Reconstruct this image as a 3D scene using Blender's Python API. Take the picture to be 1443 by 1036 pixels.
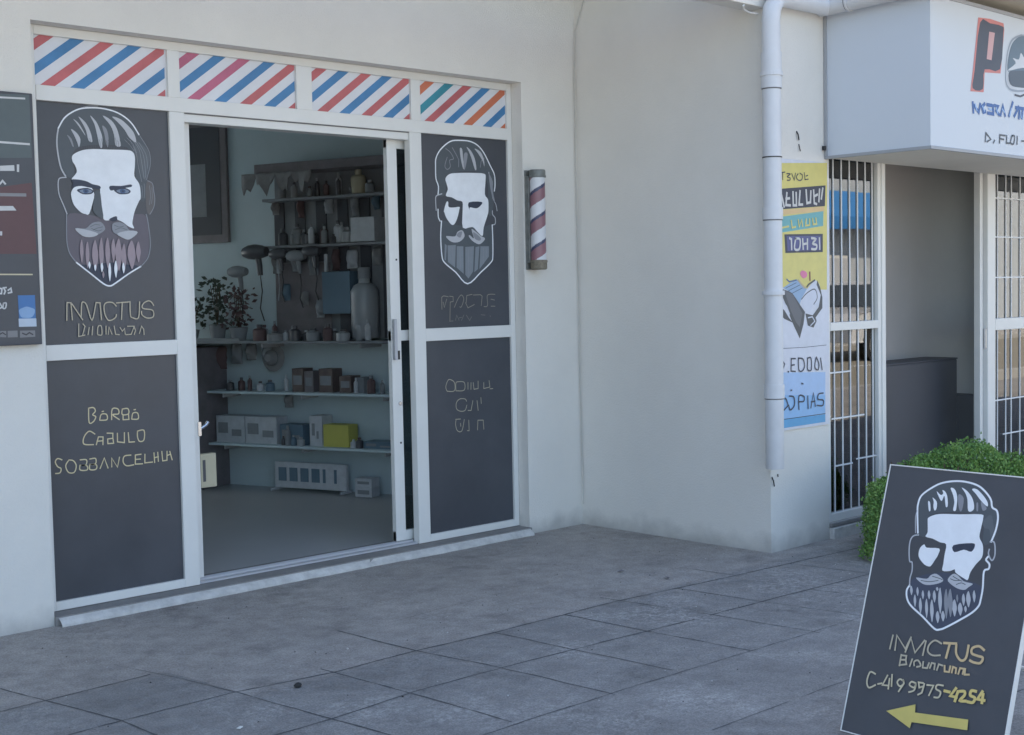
import bpy, bmesh, math, random
from mathutils import Vector, Matrix, noise
from mathutils.geometry import tessellate_polygon
for o in list(bpy.data.objects): bpy.data.objects.remove(o)
S = bpy.context.scene
COL = S.collection
rad = math.radians
# ------------------------------------------------------------ camera
cam_d = bpy.data.cameras.new('camera'); cam = bpy.data.objects.new('camera', cam_d); COL.objects.link(cam); S.camera = cam
cam_d.sensor_width = 36; cam_d.lens = 36 * 1874.47 / 1443; cam_d.clip_start = .05; cam_d.clip_end = 800
r_ = Vector((0.72880897, -0.6844092, -0.02053111)); u_ = Vector((0.05381701, 0.02736471, 0.99817579)); f_ = Vector((0.68259886, 0.72858439, -0.0567765))
M = Matrix((r_, u_, -f_)).transposed().to_4x4(); M.translation = Vector((-2.546218, -5.78894948, 1.47))
cam.matrix_world = M
# ------------------------------------------------------------ sky, sun, exposure
SUN_EL, SUN_AZ = 52, 6
w = bpy.data.worlds.new('World'); S.world = w; w.use_nodes = True
nt = w.node_tree; nt.nodes.clear()
sky = nt.nodes.new('ShaderNodeTexSky'); sky.sky_type = 'NISHITA'; sky.sun_disc = False
sky.sun_elevation = rad(SUN_EL); sky.sun_rotation = rad(SUN_AZ); sky.air_density = 1.0; sky.dust_density = 1.4; sky.ozone_density = .35
bg = nt.nodes.new('ShaderNodeBackground'); bg.inputs['Strength'].default_value = .15
wo = nt.nodes.new('ShaderNodeOutputWorld'); nt.links.new(sky.outputs[0], bg.inputs[0]); nt.links.new(bg.outputs[0], wo.inputs[0])
sd = bpy.data.lights.new('sun', 'SUN'); sd.energy = 5.0; sd.angle = rad(.5); sd.color = (1, .88, .70)
sun = bpy.data.objects.new('sun', sd); COL.objects.link(sun)
dv = Vector((math.sin(rad(SUN_AZ)) * math.cos(rad(SUN_EL)), math.cos(rad(SUN_AZ)) * math.cos(rad(SUN_EL)), math.sin(rad(SUN_EL))))
sun.rotation_euler = dv.to_track_quat('Z', 'Y').to_euler(); sun.location = (0, 10, 20)
S.render.engine = 'CYCLES'
S.view_settings.view_transform = 'Standard'; S.view_settings.look = 'None'; S.view_settings.gamma = 1
S.view_settings.exposure = 1.42
S.cycles.max_bounces = 8; S.cycles.diffuse_bounces = 5
# ------------------------------------------------------------ materials
MATS = {}
def pmat(name, col, rough=.7, metal=0, var=0, vscale=3, bump=0, bscale=60, spec=.5, dirt=None, coat=0):
    if name in MATS: return MATS[name]
    m = bpy.data.materials.new(name); m.use_nodes = True; n = m.node_tree; L = n.links
    b = n.nodes['Principled BSDF']; b.inputs['Roughness'].default_value = rough; b.inputs['Metallic'].default_value = metal
    b.inputs['Specular IOR Level'].default_value = spec; b.inputs['Coat Weight'].default_value = coat
    tc = n.nodes.new('ShaderNodeTexCoord'); out = None
    c = tuple(col) + (1,)
    b.inputs['Base Color'].default_value = c
    if var:
        nz = n.nodes.new('ShaderNodeTexNoise'); nz.inputs['Scale'].default_value = vscale; nz.inputs['Detail'].default_value = 8; nz.inputs['Roughness'].default_value = .65
        L.new(tc.outputs['Object'], nz.inputs['Vector'])
        mx = n.nodes.new('ShaderNodeMix'); mx.data_type = 'RGBA'
        mx.inputs[6].default_value = tuple(x * (1 - var) for x in col) + (1,); mx.inputs[7].default_value = tuple(min(1, x * (1 + var)) for x in col) + (1,)
        mr = n.nodes.new('ShaderNodeMapRange'); mr.inputs[1].default_value = .3; mr.inputs[2].default_value = .7
        L.new(nz.outputs['Fac'], mr.inputs[0]); L.new(mr.outputs[0], mx.inputs[0]); L.new(mx.outputs[2], b.inputs['Base Color']); out = mx.outputs[2]
        r2 = n.nodes.new('ShaderNodeMapRange'); r2.inputs[3].default_value = max(0, rough - .12); r2.inputs[4].default_value = min(1, rough + .12)
        L.new(nz.outputs['Fac'], r2.inputs[0]); L.new(r2.outputs[0], b.inputs['Roughness'])
    if dirt:  # (z_top, strength, colour): splash dirt at the foot with a ragged edge
        sp = n.nodes.new('ShaderNodeSeparateXYZ'); L.new(tc.outputs['Object'], sp.inputs[0])
        n2 = n.nodes.new('ShaderNodeTexNoise'); n2.inputs['Scale'].default_value = 7; n2.inputs['Detail'].default_value = 9
        L.new(tc.outputs['Object'], n2.inputs['Vector'])
        ad = n.nodes.new('ShaderNodeMath'); ad.operation = 'MULTIPLY_ADD'; ad.inputs[1].default_value = -dirt[0] * 2.2; L.new(n2.outputs['Fac'], ad.inputs[0]); L.new(sp.outputs[2], ad.inputs[2])
        m3 = n.nodes.new('ShaderNodeMapRange'); m3.inputs[1].default_value = dirt[0] * .2; m3.inputs[2].default_value = -dirt[0] * 1.1; m3.inputs[3].default_value = 0; m3.inputs[4].default_value = dirt[1]
        L.new(ad.outputs[0], m3.inputs[0])
        mx2 = n.nodes.new('ShaderNodeMix'); mx2.data_type = 'RGBA'; L.new(m3.outputs[0], mx2.inputs[0])
        if out: L.new(out, mx2.inputs[6])
        else: mx2.inputs[6].default_value = c
        mx2.inputs[7].default_value = tuple(dirt[2]) + (1,); L.new(mx2.outputs[2], b.inputs['Base Color'])
    if bump:
        n4 = n.nodes.new('ShaderNodeTexNoise'); n4.inputs['Scale'].default_value = bscale; n4.inputs['Detail'].default_value = 6; L.new(tc.outputs['Object'], n4.inputs['Vector'])
        bp = n.nodes.new('ShaderNodeBump'); bp.inputs['Strength'].default_value = bump; bp.inputs['Distance'].default_value = .01
        L.new(n4.outputs['Fac'], bp.inputs['Height']); L.new(bp.outputs[0], b.inputs['Normal'])
    MATS[name] = m; return m
def glass(name, tint=(.75, .82, .84), refl=.12):
    m = bpy.data.materials.new(name); m.use_nodes = True; n = m.node_tree; n.nodes.clear(); L = n.links
    o = n.nodes.new('ShaderNodeOutputMaterial'); t = n.nodes.new('ShaderNodeBsdfTransparent'); t.inputs[0].default_value = tint + (1,)
    g = n.nodes.new('ShaderNodeBsdfGlossy'); g.inputs['Roughness'].default_value = .01
    f = n.nodes.new('ShaderNodeFresnel'); f.inputs[0].default_value = 1.5
    a = n.nodes.new('ShaderNodeMath'); a.operation = 'MULTIPLY_ADD'; a.inputs[1].default_value = 1.7; a.inputs[2].default_value = refl; a.use_clamp = True
    nz = n.nodes.new('ShaderNodeTexNoise'); nz.inputs['Scale'].default_value = 2.5; bp = n.nodes.new('ShaderNodeBump'); bp.inputs['Strength'].default_value = .03; bp.inputs['Distance'].default_value = .01
    tc = n.nodes.new('ShaderNodeTexCoord'); L.new(tc.outputs['Object'], nz.inputs['Vector']); L.new(nz.outputs['Fac'], bp.inputs['Height']); L.new(bp.outputs[0], g.inputs['Normal'])
    mx = n.nodes.new('ShaderNodeMixShader'); L.new(f.outputs[0], a.inputs[0]); L.new(a.outputs[0], mx.inputs[0]); L.new(t.outputs[0], mx.inputs[1]); L.new(g.outputs[0], mx.inputs[2]); L.new(mx.outputs[0], o.inputs[0])
    MATS[name] = m; return m
# ------------------------------------------------------------ mesh helpers
class MB:
    def __init__(s): s.v = []; s.f = []; s.m = []; s.mats = []
    def mi(s, m):
        if m not in s.mats: s.mats.append(m)
        return s.mats.index(m)
    def add(s, vs, fs, m):
        o = len(s.v); s.v += [tuple(v) for v in vs]; k = s.mi(m)
        for f in fs: s.f.append([o + i for i in f]); s.m.append(k)
        return s
    def box(s, x0, x1, y0, y1, z0, z1, m):
        return s.add([(x0,y0,z0),(x1,y0,z0),(x1,y1,z0),(x0,y1,z0),(x0,y0,z1),(x1,y0,z1),(x1,y1,z1),(x0,y1,z1)], [(0,3,2,1),(4,5,6,7),(0,1,5,4),(1,2,6,5),(2,3,7,6),(3,0,4,7)], m)
    def tube(s, pts, r, m, n=10, cap=True, rs=None):
        pts = [Vector(p) for p in pts]; vs = []; fs = []; prev = None
        for i, p in enumerate(pts):
            d = (pts[min(i+1, len(pts)-1)] - pts[max(i-1, 0)]).normalized()
            a = prev - d * prev.dot(d) if prev else (Vector((0,0,1)) if abs(d.z) < .9 else Vector((1,0,0))).cross(d)
            a.normalize(); prev = a; b = d.cross(a); rr = rs[i] if rs else r
            for k in range(n): t = 2*math.pi*k/n; vs.append(p + (a*math.cos(t) + b*math.sin(t)) * rr)
        for i in range(len(pts)-1):
            for k in range(n): fs.append((i*n+k, i*n+(k+1)%n, (i+1)*n+(k+1)%n, (i+1)*n+k))
        if cap: fs += [tuple(range(n))[::-1], tuple((len(pts)-1)*n+k for k in range(n))]
        return s.add(vs, fs, m)
    def lathe(s, c, prof, m, n=20):
        vs = []; fs = []
        for z, r in prof:
            for k in range(n): t = 2*math.pi*k/n; vs.append((c[0]+r*math.cos(t), c[1]+r*math.sin(t), c[2]+z))
        for i in range(len(prof)-1):
            for k in range(n): fs.append((i*n+k, i*n+(k+1)%n, (i+1)*n+(k+1)%n, (i+1)*n+k))
        fs += [tuple(range(n))[::-1], tuple((len(prof)-1)*n+k for k in range(n))]
        return s.add(vs, fs, m)
    def sheet(s, poly, T, m):   # flat polygon: T maps (a, b) to 3-D
        q = [Vector((a, b, 0)) for a, b in poly]; tr = tessellate_polygon([q]); ar = sum(q[i].x*q[(i+1)%len(q)].y - q[(i+1)%len(q)].x*q[i].y for i in range(len(q)))
        fs = []
        for t in tr:
            a, b, c = [q[i] for i in t]; sgn = (b-a).cross(c-a).z
            fs.append(t if sgn > 0 else (t[0], t[2], t[1]))
        return s.add([T(a, b) for a, b in poly], fs, m)
    def build(s, name, parent=None, smooth=False, bevel=0, seg=2):
        me = bpy.data.meshes.new(name); me.from_pydata(s.v, [], s.f); me.validate()
        for m in s.mats: me.materials.append(MATS[m])
        me.polygons.foreach_set('material_index', s.m[:len(me.polygons)])
        if smooth: me.polygons.foreach_set('use_smooth', [True]*len(me.polygons))
        me.update(); o = bpy.data.objects.new(name, me); COL.objects.link(o)
        if parent: o.parent = parent
        if bevel:
            b = o.modifiers.new('bevel', 'BEVEL'); b.width = bevel; b.segments = seg; b.limit_method = 'ANGLE'; b.angle_limit = rad(40); b.harden_normals = False
        if smooth: 
            me.set_sharp_from_angle(angle=rad(40)) if hasattr(me, 'set_sharp_from_angle') else None
        return o
def tag(o, label, cat, group=None, kind=None):
    o['label'] = label; o['category'] = cat
    if group: o['group'] = group
    if kind: o['kind'] = kind
    return o
def thing(name, label, cat, loc=(0,0,0), rz=0, group=None):
    o = bpy.data.objects.new(name, None); COL.objects.link(o); o.location = loc; o.rotation_euler.z = rz; o.empty_display_size = .1
    return tag(o, label, cat, group)
def struct(o): o['kind'] = 'structure'; return o
def smooth_pts(P, closed, n=4):
    k = len(P); out = []
    rng = range(k) if closed else range(k-1)
    for i in rng:
        g = (lambda j: P[j % k]) if closed else (lambda j: P[max(0, min(k-1, j))])
        p0, p1, p2, p3 = g(i-1), g(i), g(i+1), g(i+2)
        for j in range(n):
            t = j/n; t2 = t*t; t3 = t2*t
            out.append(tuple(.5*((2*p1[c]) + (-p0[c]+p2[c])*t + (2*p0[c]-5*p1[c]+4*p2[c]-p3[c])*t2 + (-p0[c]+3*p1[c]-3*p2[c]+p3[c])*t3)*1 + 0 for c in (0, 1)))
    if not closed: out.append(tuple(P[-1]))
    return out
def ribbon(mb, P, w, T, m):
    vs = []; n = len(P)
    for i in range(n):
        a = Vector(P[max(0, i-1)]); b = Vector(P[i]); c = Vector(P[min(n-1, i+1)])
        d1 = (b-a); d2 = (c-b); d = (d1.normalized() if d1.length > 1e-9 else Vector((0,0))) + (d2.normalized() if d2.length > 1e-9 else Vector((0,0)))
        if d.length < 1e-6: d = d1 if d1.length else d2
        d.normalize(); k = 1
        if d1.length > 1e-9 and d2.length > 1e-9: k = min(1.6, 1/max(.3, abs(d1.normalized().dot(d))))
        nn = Vector((-d.y, d.x)) * w/2 * k
        e = Vector((0, 0))
        if i == 0: e = -d*w*.35
        if i == n-1: e = d*w*.35
        vs += [T(*(b+nn+e)), T(*(b-nn+e))]
    mb.add(vs, [(2*i, 2*i+1, 2*i+3, 2*i+2) for i in range(n-1)], m)
def art(mb, key, Tz, step=.00006, z0=.0008):
    for i, it in enumerate(ART[key]):
        off = z0 + i*step; T = lambda a, b, off=off: Tz(a, b, off); m = 'art_' + it[1]
        if it[0] == 'P': mb.sheet(smooth_pts(it[2], True, 3), T, m)
        elif it[0] == 'Q': mb.sheet(it[2], T, m)
        elif it[0] == 'S': ribbon(mb, smooth_pts(it[3], False, 4), it[2], T, m)
        else: ribbon(mb, smooth_pts(it[3], False, 4) if len(it[3]) > 4 else it[3], it[2], T, m)
ART = {'left_up': [
('P','hair',[(.181,2.044),(.162,2.078),(.151,2.13),(.146,2.187),(.149,2.226),(.156,2.261),(.185,2.307),(.224,2.338),(.271,2.359),(.328,2.368),(.38,2.368),(.438,2.357),(.486,2.336),(.524,2.305),(.557,2.257),(.585,2.218),(.606,2.182),(.612,2.146),(.609,2.109),(.594,2.062),(.58,1.954),(.55,1.953),(.526,2.105),(.49,2.194),(.297,2.191),(.221,2.152),(.226,2.046)]),
('P','mauve',[(.183,1.859),(.178,1.736),(.19,1.687),(.223,1.647),(.282,1.603),(.347,1.553),(.378,1.543),(.405,1.552),(.476,1.597),(.537,1.631),(.573,1.666),(.588,1.712),(.59,1.767),(.581,1.868),(.512,1.876),(.427,1.847),(.331,1.862),(.237,1.874)]),
('P','ink',[(.227,1.634),(.282,1.6),(.347,1.553),(.378,1.543),(.405,1.552),(.476,1.597),(.532,1.629),(.468,1.638),(.39,1.647),(.298,1.638)]),
('P','brow',[(.593,2.04),(.618,2.027),(.624,1.99),(.628,1.955),(.621,1.914),(.602,1.879),(.583,1.897),(.581,1.989)]),
('P','hgrey',[(.54,2.224),(.57,2.212),(.601,2.182),(.607,2.136),(.595,2.081),(.583,2.039),(.564,2.07),(.552,2.129),(.533,2.169)]),
('S','mid',.0022,[(.521,2.232),(.554,2.188),(.566,2.125),(.576,2.048)]),
('S','mid',.0022,[(.54,2.224),(.573,2.171),(.583,2.108),(.584,2.053)]),
('S','mid',.0022,[(.555,2.22),(.59,2.163),(.596,2.099)]),
('S','mid',.0022,[(.511,2.227),(.538,2.169),(.548,2.106),(.563,2.034)]),
('S','mid',.0022,[(.492,2.239),(.525,2.209),(.541,2.169)]),
('S','mid',.0022,[(.481,2.229),(.505,2.208),(.529,2.178)]),
('S','mid',.0022,[(.562,2.015),(.564,1.988),(.56,1.956)]),
('S','mid',.0022,[(.575,2.025),(.576,1.988),(.572,1.956)]),
('S','mid',.0022,[(.602,2.017),(.606,1.971),(.599,1.925)]),
('S','mid',.0022,[(.615,2.008),(.615,1.962),(.609,1.93)]),
('S','light',.007,[(.181,2.044),(.162,2.078),(.151,2.13),(.146,2.187),(.149,2.226),(.156,2.261)]),
('S','white',.0068,[(.156,2.261),(.185,2.307),(.224,2.338),(.271,2.359),(.328,2.367),(.38,2.367),(.438,2.357),(.486,2.336),(.524,2.305),(.557,2.257)]),
('S','mid',.003,[(.557,2.257),(.585,2.218),(.606,2.182),(.612,2.146),(.609,2.109),(.594,2.062),(.588,2.044)]),
('S','mid',.0045,[(.283,2.366),(.314,2.374),(.352,2.376)]),
('S','light',.005,[(.184,2.038),(.156,2.034),(.146,2.021),(.144,1.986),(.148,1.955),(.156,1.934),(.169,1.903),(.181,1.871)]),
('S','mid',.004,[(.593,2.04),(.618,2.027),(.624,1.99),(.628,1.955),(.621,1.914),(.599,1.879)]),
('S','mid',.005,[(.179,1.868),(.176,1.797),(.176,1.736),(.188,1.687),(.218,1.647)]),
('S','white',.0072,[(.218,1.647),(.282,1.598),(.347,1.548),(.378,1.537),(.405,1.548),(.476,1.593),(.542,1.629)]),
('S','mid',.005,[(.542,1.629),(.578,1.666),(.593,1.712),(.595,1.767),(.586,1.85),(.579,1.878)]),
('P','light',[(.229,2.308),(.254,2.29),(.276,2.256),(.285,2.235),(.267,2.26),(.245,2.289)]),
('P','light',[(.255,2.321),(.287,2.297),(.309,2.258),(.319,2.21),(.3,2.214),(.29,2.257),(.273,2.291)]),
('P','light',[(.312,2.33),(.34,2.305),(.357,2.271),(.369,2.231),(.366,2.186),(.354,2.19),(.344,2.239),(.332,2.291)]),
('P','light',[(.374,2.334),(.417,2.315),(.444,2.277),(.457,2.228),(.46,2.197),(.434,2.199),(.428,2.249),(.411,2.292)]),
('P','light',[(.422,2.333),(.466,2.323),(.508,2.29),(.532,2.26),(.54,2.219),(.506,2.24),(.483,2.275),(.45,2.308)]),
('P','light',[(.216,2.261),(.243,2.245),(.26,2.216),(.252,2.18),(.244,2.201),(.231,2.231)]),
('P','mid',[(.196,2.233),(.216,2.217),(.226,2.183),(.22,2.182),(.209,2.208)]),
('P','mid',[(.37,2.287),(.391,2.273),(.4,2.233),(.395,2.188),(.386,2.206),(.38,2.245)]),
('S','hair',.0014,[(.261,2.224),(.265,2.2),(.265,2.174)]),
('S','hair',.0014,[(.272,2.211),(.276,2.201),(.277,2.175)]),
('S','hair',.0014,[(.283,2.215),(.287,2.202),(.288,2.175)]),
('S','hair',.0014,[(.294,2.219),(.298,2.202),(.299,2.176)]),
('S','hair',.0014,[(.306,2.224),(.31,2.203),(.311,2.177)]),
('S','hair',.0014,[(.317,2.228),(.321,2.204),(.322,2.177)]),
('S','hair',.0014,[(.328,2.214),(.333,2.205),(.333,2.178)]),
('S','hair',.0014,[(.34,2.219),(.344,2.205),(.345,2.179)]),
('S','hair',.0014,[(.351,2.223),(.356,2.206),(.356,2.179)]),
('S','hair',.0014,[(.363,2.227),(.367,2.207),(.368,2.18)]),
('S','hair',.0014,[(.375,2.232),(.379,2.207),(.379,2.181)]),
('S','hair',.0014,[(.386,2.218),(.39,2.208),(.391,2.181)]),
('S','hair',.0014,[(.397,2.222),(.402,2.209),(.403,2.182)]),
('S','hair',.0014,[(.409,2.227),(.413,2.209),(.414,2.183)]),
('S','hair',.0014,[(.421,2.231),(.425,2.21),(.426,2.183)]),
('S','hair',.0014,[(.433,2.235),(.437,2.211),(.438,2.184)]),
('S','hair',.0014,[(.444,2.222),(.448,2.212),(.449,2.185)]),
('S','hair',.0014,[(.456,2.226),(.46,2.212),(.461,2.185)]),
('S','hair',.0014,[(.468,2.23),(.472,2.213),(.473,2.186)]),
('S','hair',.0014,[(.48,2.235),(.484,2.214),(.485,2.187)]),
('S','hair',.0014,[(.492,2.239),(.496,2.214),(.496,2.187)]),
('S','hair',.0014,[(.503,2.225),(.507,2.215),(.508,2.188)]),
('S','hair',.0014,[(.515,2.23),(.519,2.216),(.52,2.189)]),
('P','white',[(.215,2.134),(.23,2.15),(.268,2.167),(.32,2.175),(.392,2.177),(.489,2.18),(.519,2.173),(.53,2.151),(.528,2.105),(.524,2.059),(.547,2.024),(.553,1.988),(.552,1.953),(.544,1.941),(.52,1.894),(.508,1.853),(.505,1.83),(.512,1.81),(.485,1.818),(.456,1.838),(.427,1.851),(.423,1.865),(.388,1.846),(.359,1.85),(.354,1.89),(.347,1.952),(.346,1.998),(.337,2.004),(.309,2.012),(.281,2.024),(.244,2.03),(.209,2.03),(.226,2.051),(.236,2.069),(.228,2.095),(.217,2.112)]),
('P','white',[(.206,1.975),(.223,1.995),(.256,2.001),(.303,1.996),(.318,1.961),(.313,1.942),(.289,1.875),(.27,1.872),(.247,1.88),(.215,1.913),(.204,1.952)]),
('P','ink',[(.209,2.029),(.244,2.03),(.281,2.024),(.309,2.012),(.346,2.005),(.346,1.991),(.303,1.994),(.256,2.001),(.223,1.997),(.209,1.988),(.215,2.011)]),
('P','ink',[(.397,2.007),(.453,2.009),(.503,2.018),(.508,2.008),(.482,2.002),(.428,1.992),(.399,1.986)]),
('P','ink',[(.232,1.981),(.254,1.99),(.287,1.993),(.314,1.981),(.304,1.967),(.276,1.963),(.253,1.966)]),
('P','eyelit',[(.244,1.979),(.263,1.986),(.291,1.987),(.307,1.979),(.295,1.97),(.262,1.969)]),
('P','iris',[(.264,1.984),(.277,1.987),(.289,1.982),(.288,1.974),(.276,1.968),(.265,1.972)]),
('P','ink',[(.272,1.981),(.279,1.981),(.28,1.975),(.273,1.975)]),
('P','ink',[(.416,1.988),(.438,1.997),(.472,2.001),(.501,1.988),(.491,1.974),(.461,1.97),(.437,1.972)]),
('P','eyelit',[(.428,1.985),(.447,1.993),(.477,1.994),(.494,1.985),(.481,1.977),(.447,1.976)]),
('P','iris',[(.448,1.991),(.462,1.994),(.474,1.989),(.474,1.98),(.461,1.974),(.449,1.978)]),
('P','ink',[(.457,1.988),(.465,1.988),(.466,1.982),(.458,1.981)]),
('P','hair',[(.322,1.978),(.345,1.979),(.352,1.912),(.357,1.854),(.331,1.862),(.308,1.889),(.313,1.938)]),
('P','ink',[(.386,1.85),(.423,1.866),(.425,1.846),(.407,1.841)]),
('P','mid',[(.216,1.805),(.267,1.805),(.301,1.831),(.344,1.837),(.365,1.805),(.337,1.782),(.299,1.766),(.252,1.77)]),
('P','light',[(.216,1.804),(.272,1.799),(.328,1.782),(.299,1.766),(.252,1.77)]),
('P','mid',[(.402,1.828),(.436,1.838),(.47,1.825),(.489,1.8),(.531,1.792),(.497,1.762),(.467,1.757),(.424,1.779),(.403,1.792)]),
('P','light',[(.424,1.783),(.489,1.799),(.53,1.792),(.497,1.762),(.467,1.758)]),
('S','hair',.002,[(.291,1.813),(.315,1.824),(.339,1.822)]),
('S','hair',.002,[(.305,1.799),(.329,1.809),(.353,1.814)]),
('S','hair',.002,[(.411,1.824),(.435,1.815),(.46,1.82)]),
('S','hair',.002,[(.415,1.801),(.445,1.811),(.474,1.802)]),
('S','hair',.002,[(.296,1.806),(.328,1.795),(.348,1.8)]),
('P','beard',[(.246,1.754),(.251,1.732),(.253,1.7),(.249,1.672),(.243,1.645),(.238,1.667),(.235,1.7),(.238,1.732)]),
('P','beard',[(.274,1.745),(.279,1.721),(.281,1.683),(.277,1.652),(.27,1.621),(.265,1.646),(.262,1.683),(.265,1.72)]),
('P','beard',[(.312,1.753),(.32,1.724),(.325,1.68),(.319,1.643),(.308,1.607),(.3,1.636),(.294,1.68),(.299,1.723)]),
('P','beard',[(.344,1.764),(.349,1.732),(.352,1.683),(.347,1.643),(.338,1.602),(.333,1.635),(.329,1.683),(.333,1.732)]),
('P','beard',[(.347,1.607),(.35,1.6),(.352,1.59),(.35,1.582),(.346,1.573),(.343,1.58),(.341,1.59),(.343,1.6)]),
('P','beard',[(.375,1.765),(.381,1.736),(.385,1.693),(.38,1.656),(.371,1.62),(.364,1.649),(.36,1.692),(.364,1.736)]),
('P','beard',[(.404,1.76),(.41,1.738),(.413,1.704),(.408,1.676),(.401,1.647),(.395,1.67),(.391,1.704),(.394,1.738)]),
('P','beard',[(.431,1.761),(.44,1.73),(.445,1.684),(.438,1.645),(.426,1.607),(.417,1.637),(.411,1.684),(.416,1.73)]),
('P','beard',[(.457,1.738),(.463,1.71),(.466,1.668),(.461,1.633),(.452,1.597),(.446,1.626),(.442,1.668),(.446,1.71)]),
('P','beard',[(.497,1.752),(.508,1.725),(.515,1.684),(.508,1.65),(.494,1.615),(.482,1.643),(.473,1.684),(.479,1.725)]),
('P','beard',[(.532,1.748),(.538,1.728),(.542,1.698),(.537,1.673),(.529,1.647),(.522,1.668),(.517,1.698),(.521,1.728)]),
('P','white',[(.381,1.647),(.385,1.629),(.386,1.602),(.383,1.58),(.378,1.557),(.374,1.575),(.372,1.602),(.374,1.629)]),
('P','white',[(.412,1.656),(.416,1.64),(.419,1.616),(.415,1.595),(.41,1.575),(.405,1.591),(.402,1.616),(.405,1.64)]),
('P','white',[(.451,1.647),(.454,1.637),(.457,1.621),(.454,1.608),(.449,1.595),(.446,1.606),(.443,1.621),(.445,1.637)]),
('P','white',[(.342,1.647),(.345,1.638),(.347,1.625),(.345,1.614),(.34,1.602),(.337,1.611),(.334,1.625),(.336,1.638)]),
('P','white',[(.28,1.652),(.283,1.645),(.285,1.635),(.283,1.627),(.279,1.618),(.276,1.625),(.273,1.635),(.275,1.645)]),
('P','white',[(.308,1.638),(.311,1.632),(.312,1.623),(.31,1.615),(.307,1.607),(.304,1.613),(.302,1.623),(.303,1.632)]),
('L','taupe',.0054,[(.158,1.381),(.162,1.463),(.181,1.461),(.185,1.382)]),
('L','taupe',.0054,[(.186,1.456),(.235,1.381)]),
('L','taupe',.0054,[(.228,1.39),(.233,1.455),(.244,1.463),(.258,1.447),(.281,1.378),(.304,1.46)]),
('L','taupe',.0054,[(.304,1.46),(.324,1.458),(.328,1.378)]),
('L','taupe',.0054,[(.405,1.441),(.387,1.458),(.358,1.459),(.344,1.445),(.345,1.411),(.358,1.379),(.377,1.375),(.4,1.388),(.404,1.402)]),
('L','taupe',.0054,[(.406,1.456),(.476,1.46)]),
('L','taupe',.0054,[(.436,1.456),(.429,1.377)]),
('L','taupe',.0054,[(.476,1.46),(.476,1.397),(.486,1.384),(.517,1.383),(.526,1.459)]),
('L','taupe',.0054,[(.599,1.44),(.586,1.458),(.567,1.462),(.543,1.448),(.542,1.427),(.592,1.417),(.595,1.386),(.563,1.38),(.537,1.395),(.534,1.413)]),
('L','taupe',.0046,[(.215,1.363),(.212,1.304),(.243,1.31)]),
('L','taupe',.0046,[(.235,1.362),(.245,1.351),(.232,1.311)]),
('L','taupe',.0046,[(.258,1.311),(.265,1.344)]),
('L','taupe',.0046,[(.278,1.309),(.283,1.35)]),
('L','taupe',.0046,[(.305,1.31),(.309,1.346),(.325,1.349),(.327,1.309),(.307,1.309)]),
('L','taupe',.0046,[(.348,1.31),(.349,1.348)]),
('L','taupe',.0046,[(.359,1.309),(.364,1.344),(.378,1.309)]),
('L','taupe',.0046,[(.39,1.347),(.396,1.308),(.415,1.305)]),
('L','taupe',.0046,[(.42,1.339),(.431,1.321),(.443,1.334),(.445,1.306)]),
('L','taupe',.0046,[(.458,1.344),(.493,1.343),(.476,1.305),(.449,1.304)]),
('L','taupe',.0046,[(.492,1.34),(.499,1.322),(.491,1.303)]),
('L','taupe',.0046,[(.518,1.307),(.531,1.342),(.542,1.327),(.543,1.301)])],'left_low': [
('L','gold',.0054,[(.25,.967),(.25,.9),(.271,.902),(.284,.924),(.269,.935),(.283,.951),(.274,.968),(.25,.967)]),
('L','gold',.0054,[(.303,.909),(.312,.933),(.338,.931),(.339,.906),(.303,.906)]),
('L','gold',.0054,[(.316,.946),(.324,.947)]),
('L','gold',.0054,[(.363,.904),(.368,.954),(.397,.952),(.399,.929),(.369,.927),(.402,.901)]),
('L','gold',.0054,[(.419,.95),(.448,.95),(.45,.925),(.418,.924),(.419,.95)]),
('L','gold',.0054,[(.422,.924),(.421,.899),(.451,.898),(.45,.922)]),
('L','gold',.0054,[(.466,.9),(.473,.926),(.497,.925),(.499,.897),(.466,.898)]),
('L','gold',.0054,[(.479,.942),(.487,.943)]),
('L','gold',.0054,[(.276,.843),(.248,.859),(.222,.834),(.22,.801),(.267,.794)]),
('L','gold',.0054,[(.281,.792),(.293,.828),(.316,.826),(.314,.789)]),
('L','gold',.0054,[(.285,.808),(.315,.808)]),
('L','gold',.0054,[(.337,.842),(.366,.839),(.365,.815),(.339,.814)]),
('L','gold',.0054,[(.339,.814),(.339,.792),(.368,.791),(.366,.812)]),
('L','gold',.0054,[(.389,.837),(.388,.796),(.423,.789),(.425,.837)]),
('L','gold',.0054,[(.445,.835),(.447,.789),(.476,.788)]),
('L','gold',.0054,[(.493,.838),(.527,.839),(.525,.793),(.502,.788),(.492,.81),(.493,.838)]),
('L','gold',.0054,[(.11,.738),(.09,.746),(.078,.732),(.088,.709),(.104,.698),(.098,.679),(.077,.678)]),
('L','gold',.0054,[(.144,.734),(.127,.709),(.139,.677),(.167,.674),(.178,.704),(.165,.728),(.144,.734)]),
('L','gold',.0054,[(.198,.729),(.229,.726),(.225,.703),(.199,.704),(.23,.698),(.23,.678),(.196,.682),(.197,.705)]),
('L','gold',.0054,[(.246,.728),(.274,.728),(.273,.703),(.246,.703),(.277,.697),(.274,.677),(.244,.679),(.245,.704)]),
('L','gold',.0054,[(.295,.678),(.318,.726),(.335,.676)]),
('L','gold',.0054,[(.354,.679),(.355,.722),(.383,.675),(.395,.722)]),
('L','gold',.0054,[(.454,.726),(.42,.724),(.413,.697),(.43,.677),(.467,.678)]),
('L','gold',.0054,[(.507,.725),(.477,.724),(.475,.68),(.513,.678)]),
('L','gold',.0054,[(.476,.703),(.503,.702)]),
('L','gold',.0054,[(.527,.723),(.525,.681),(.566,.681)]),
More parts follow.
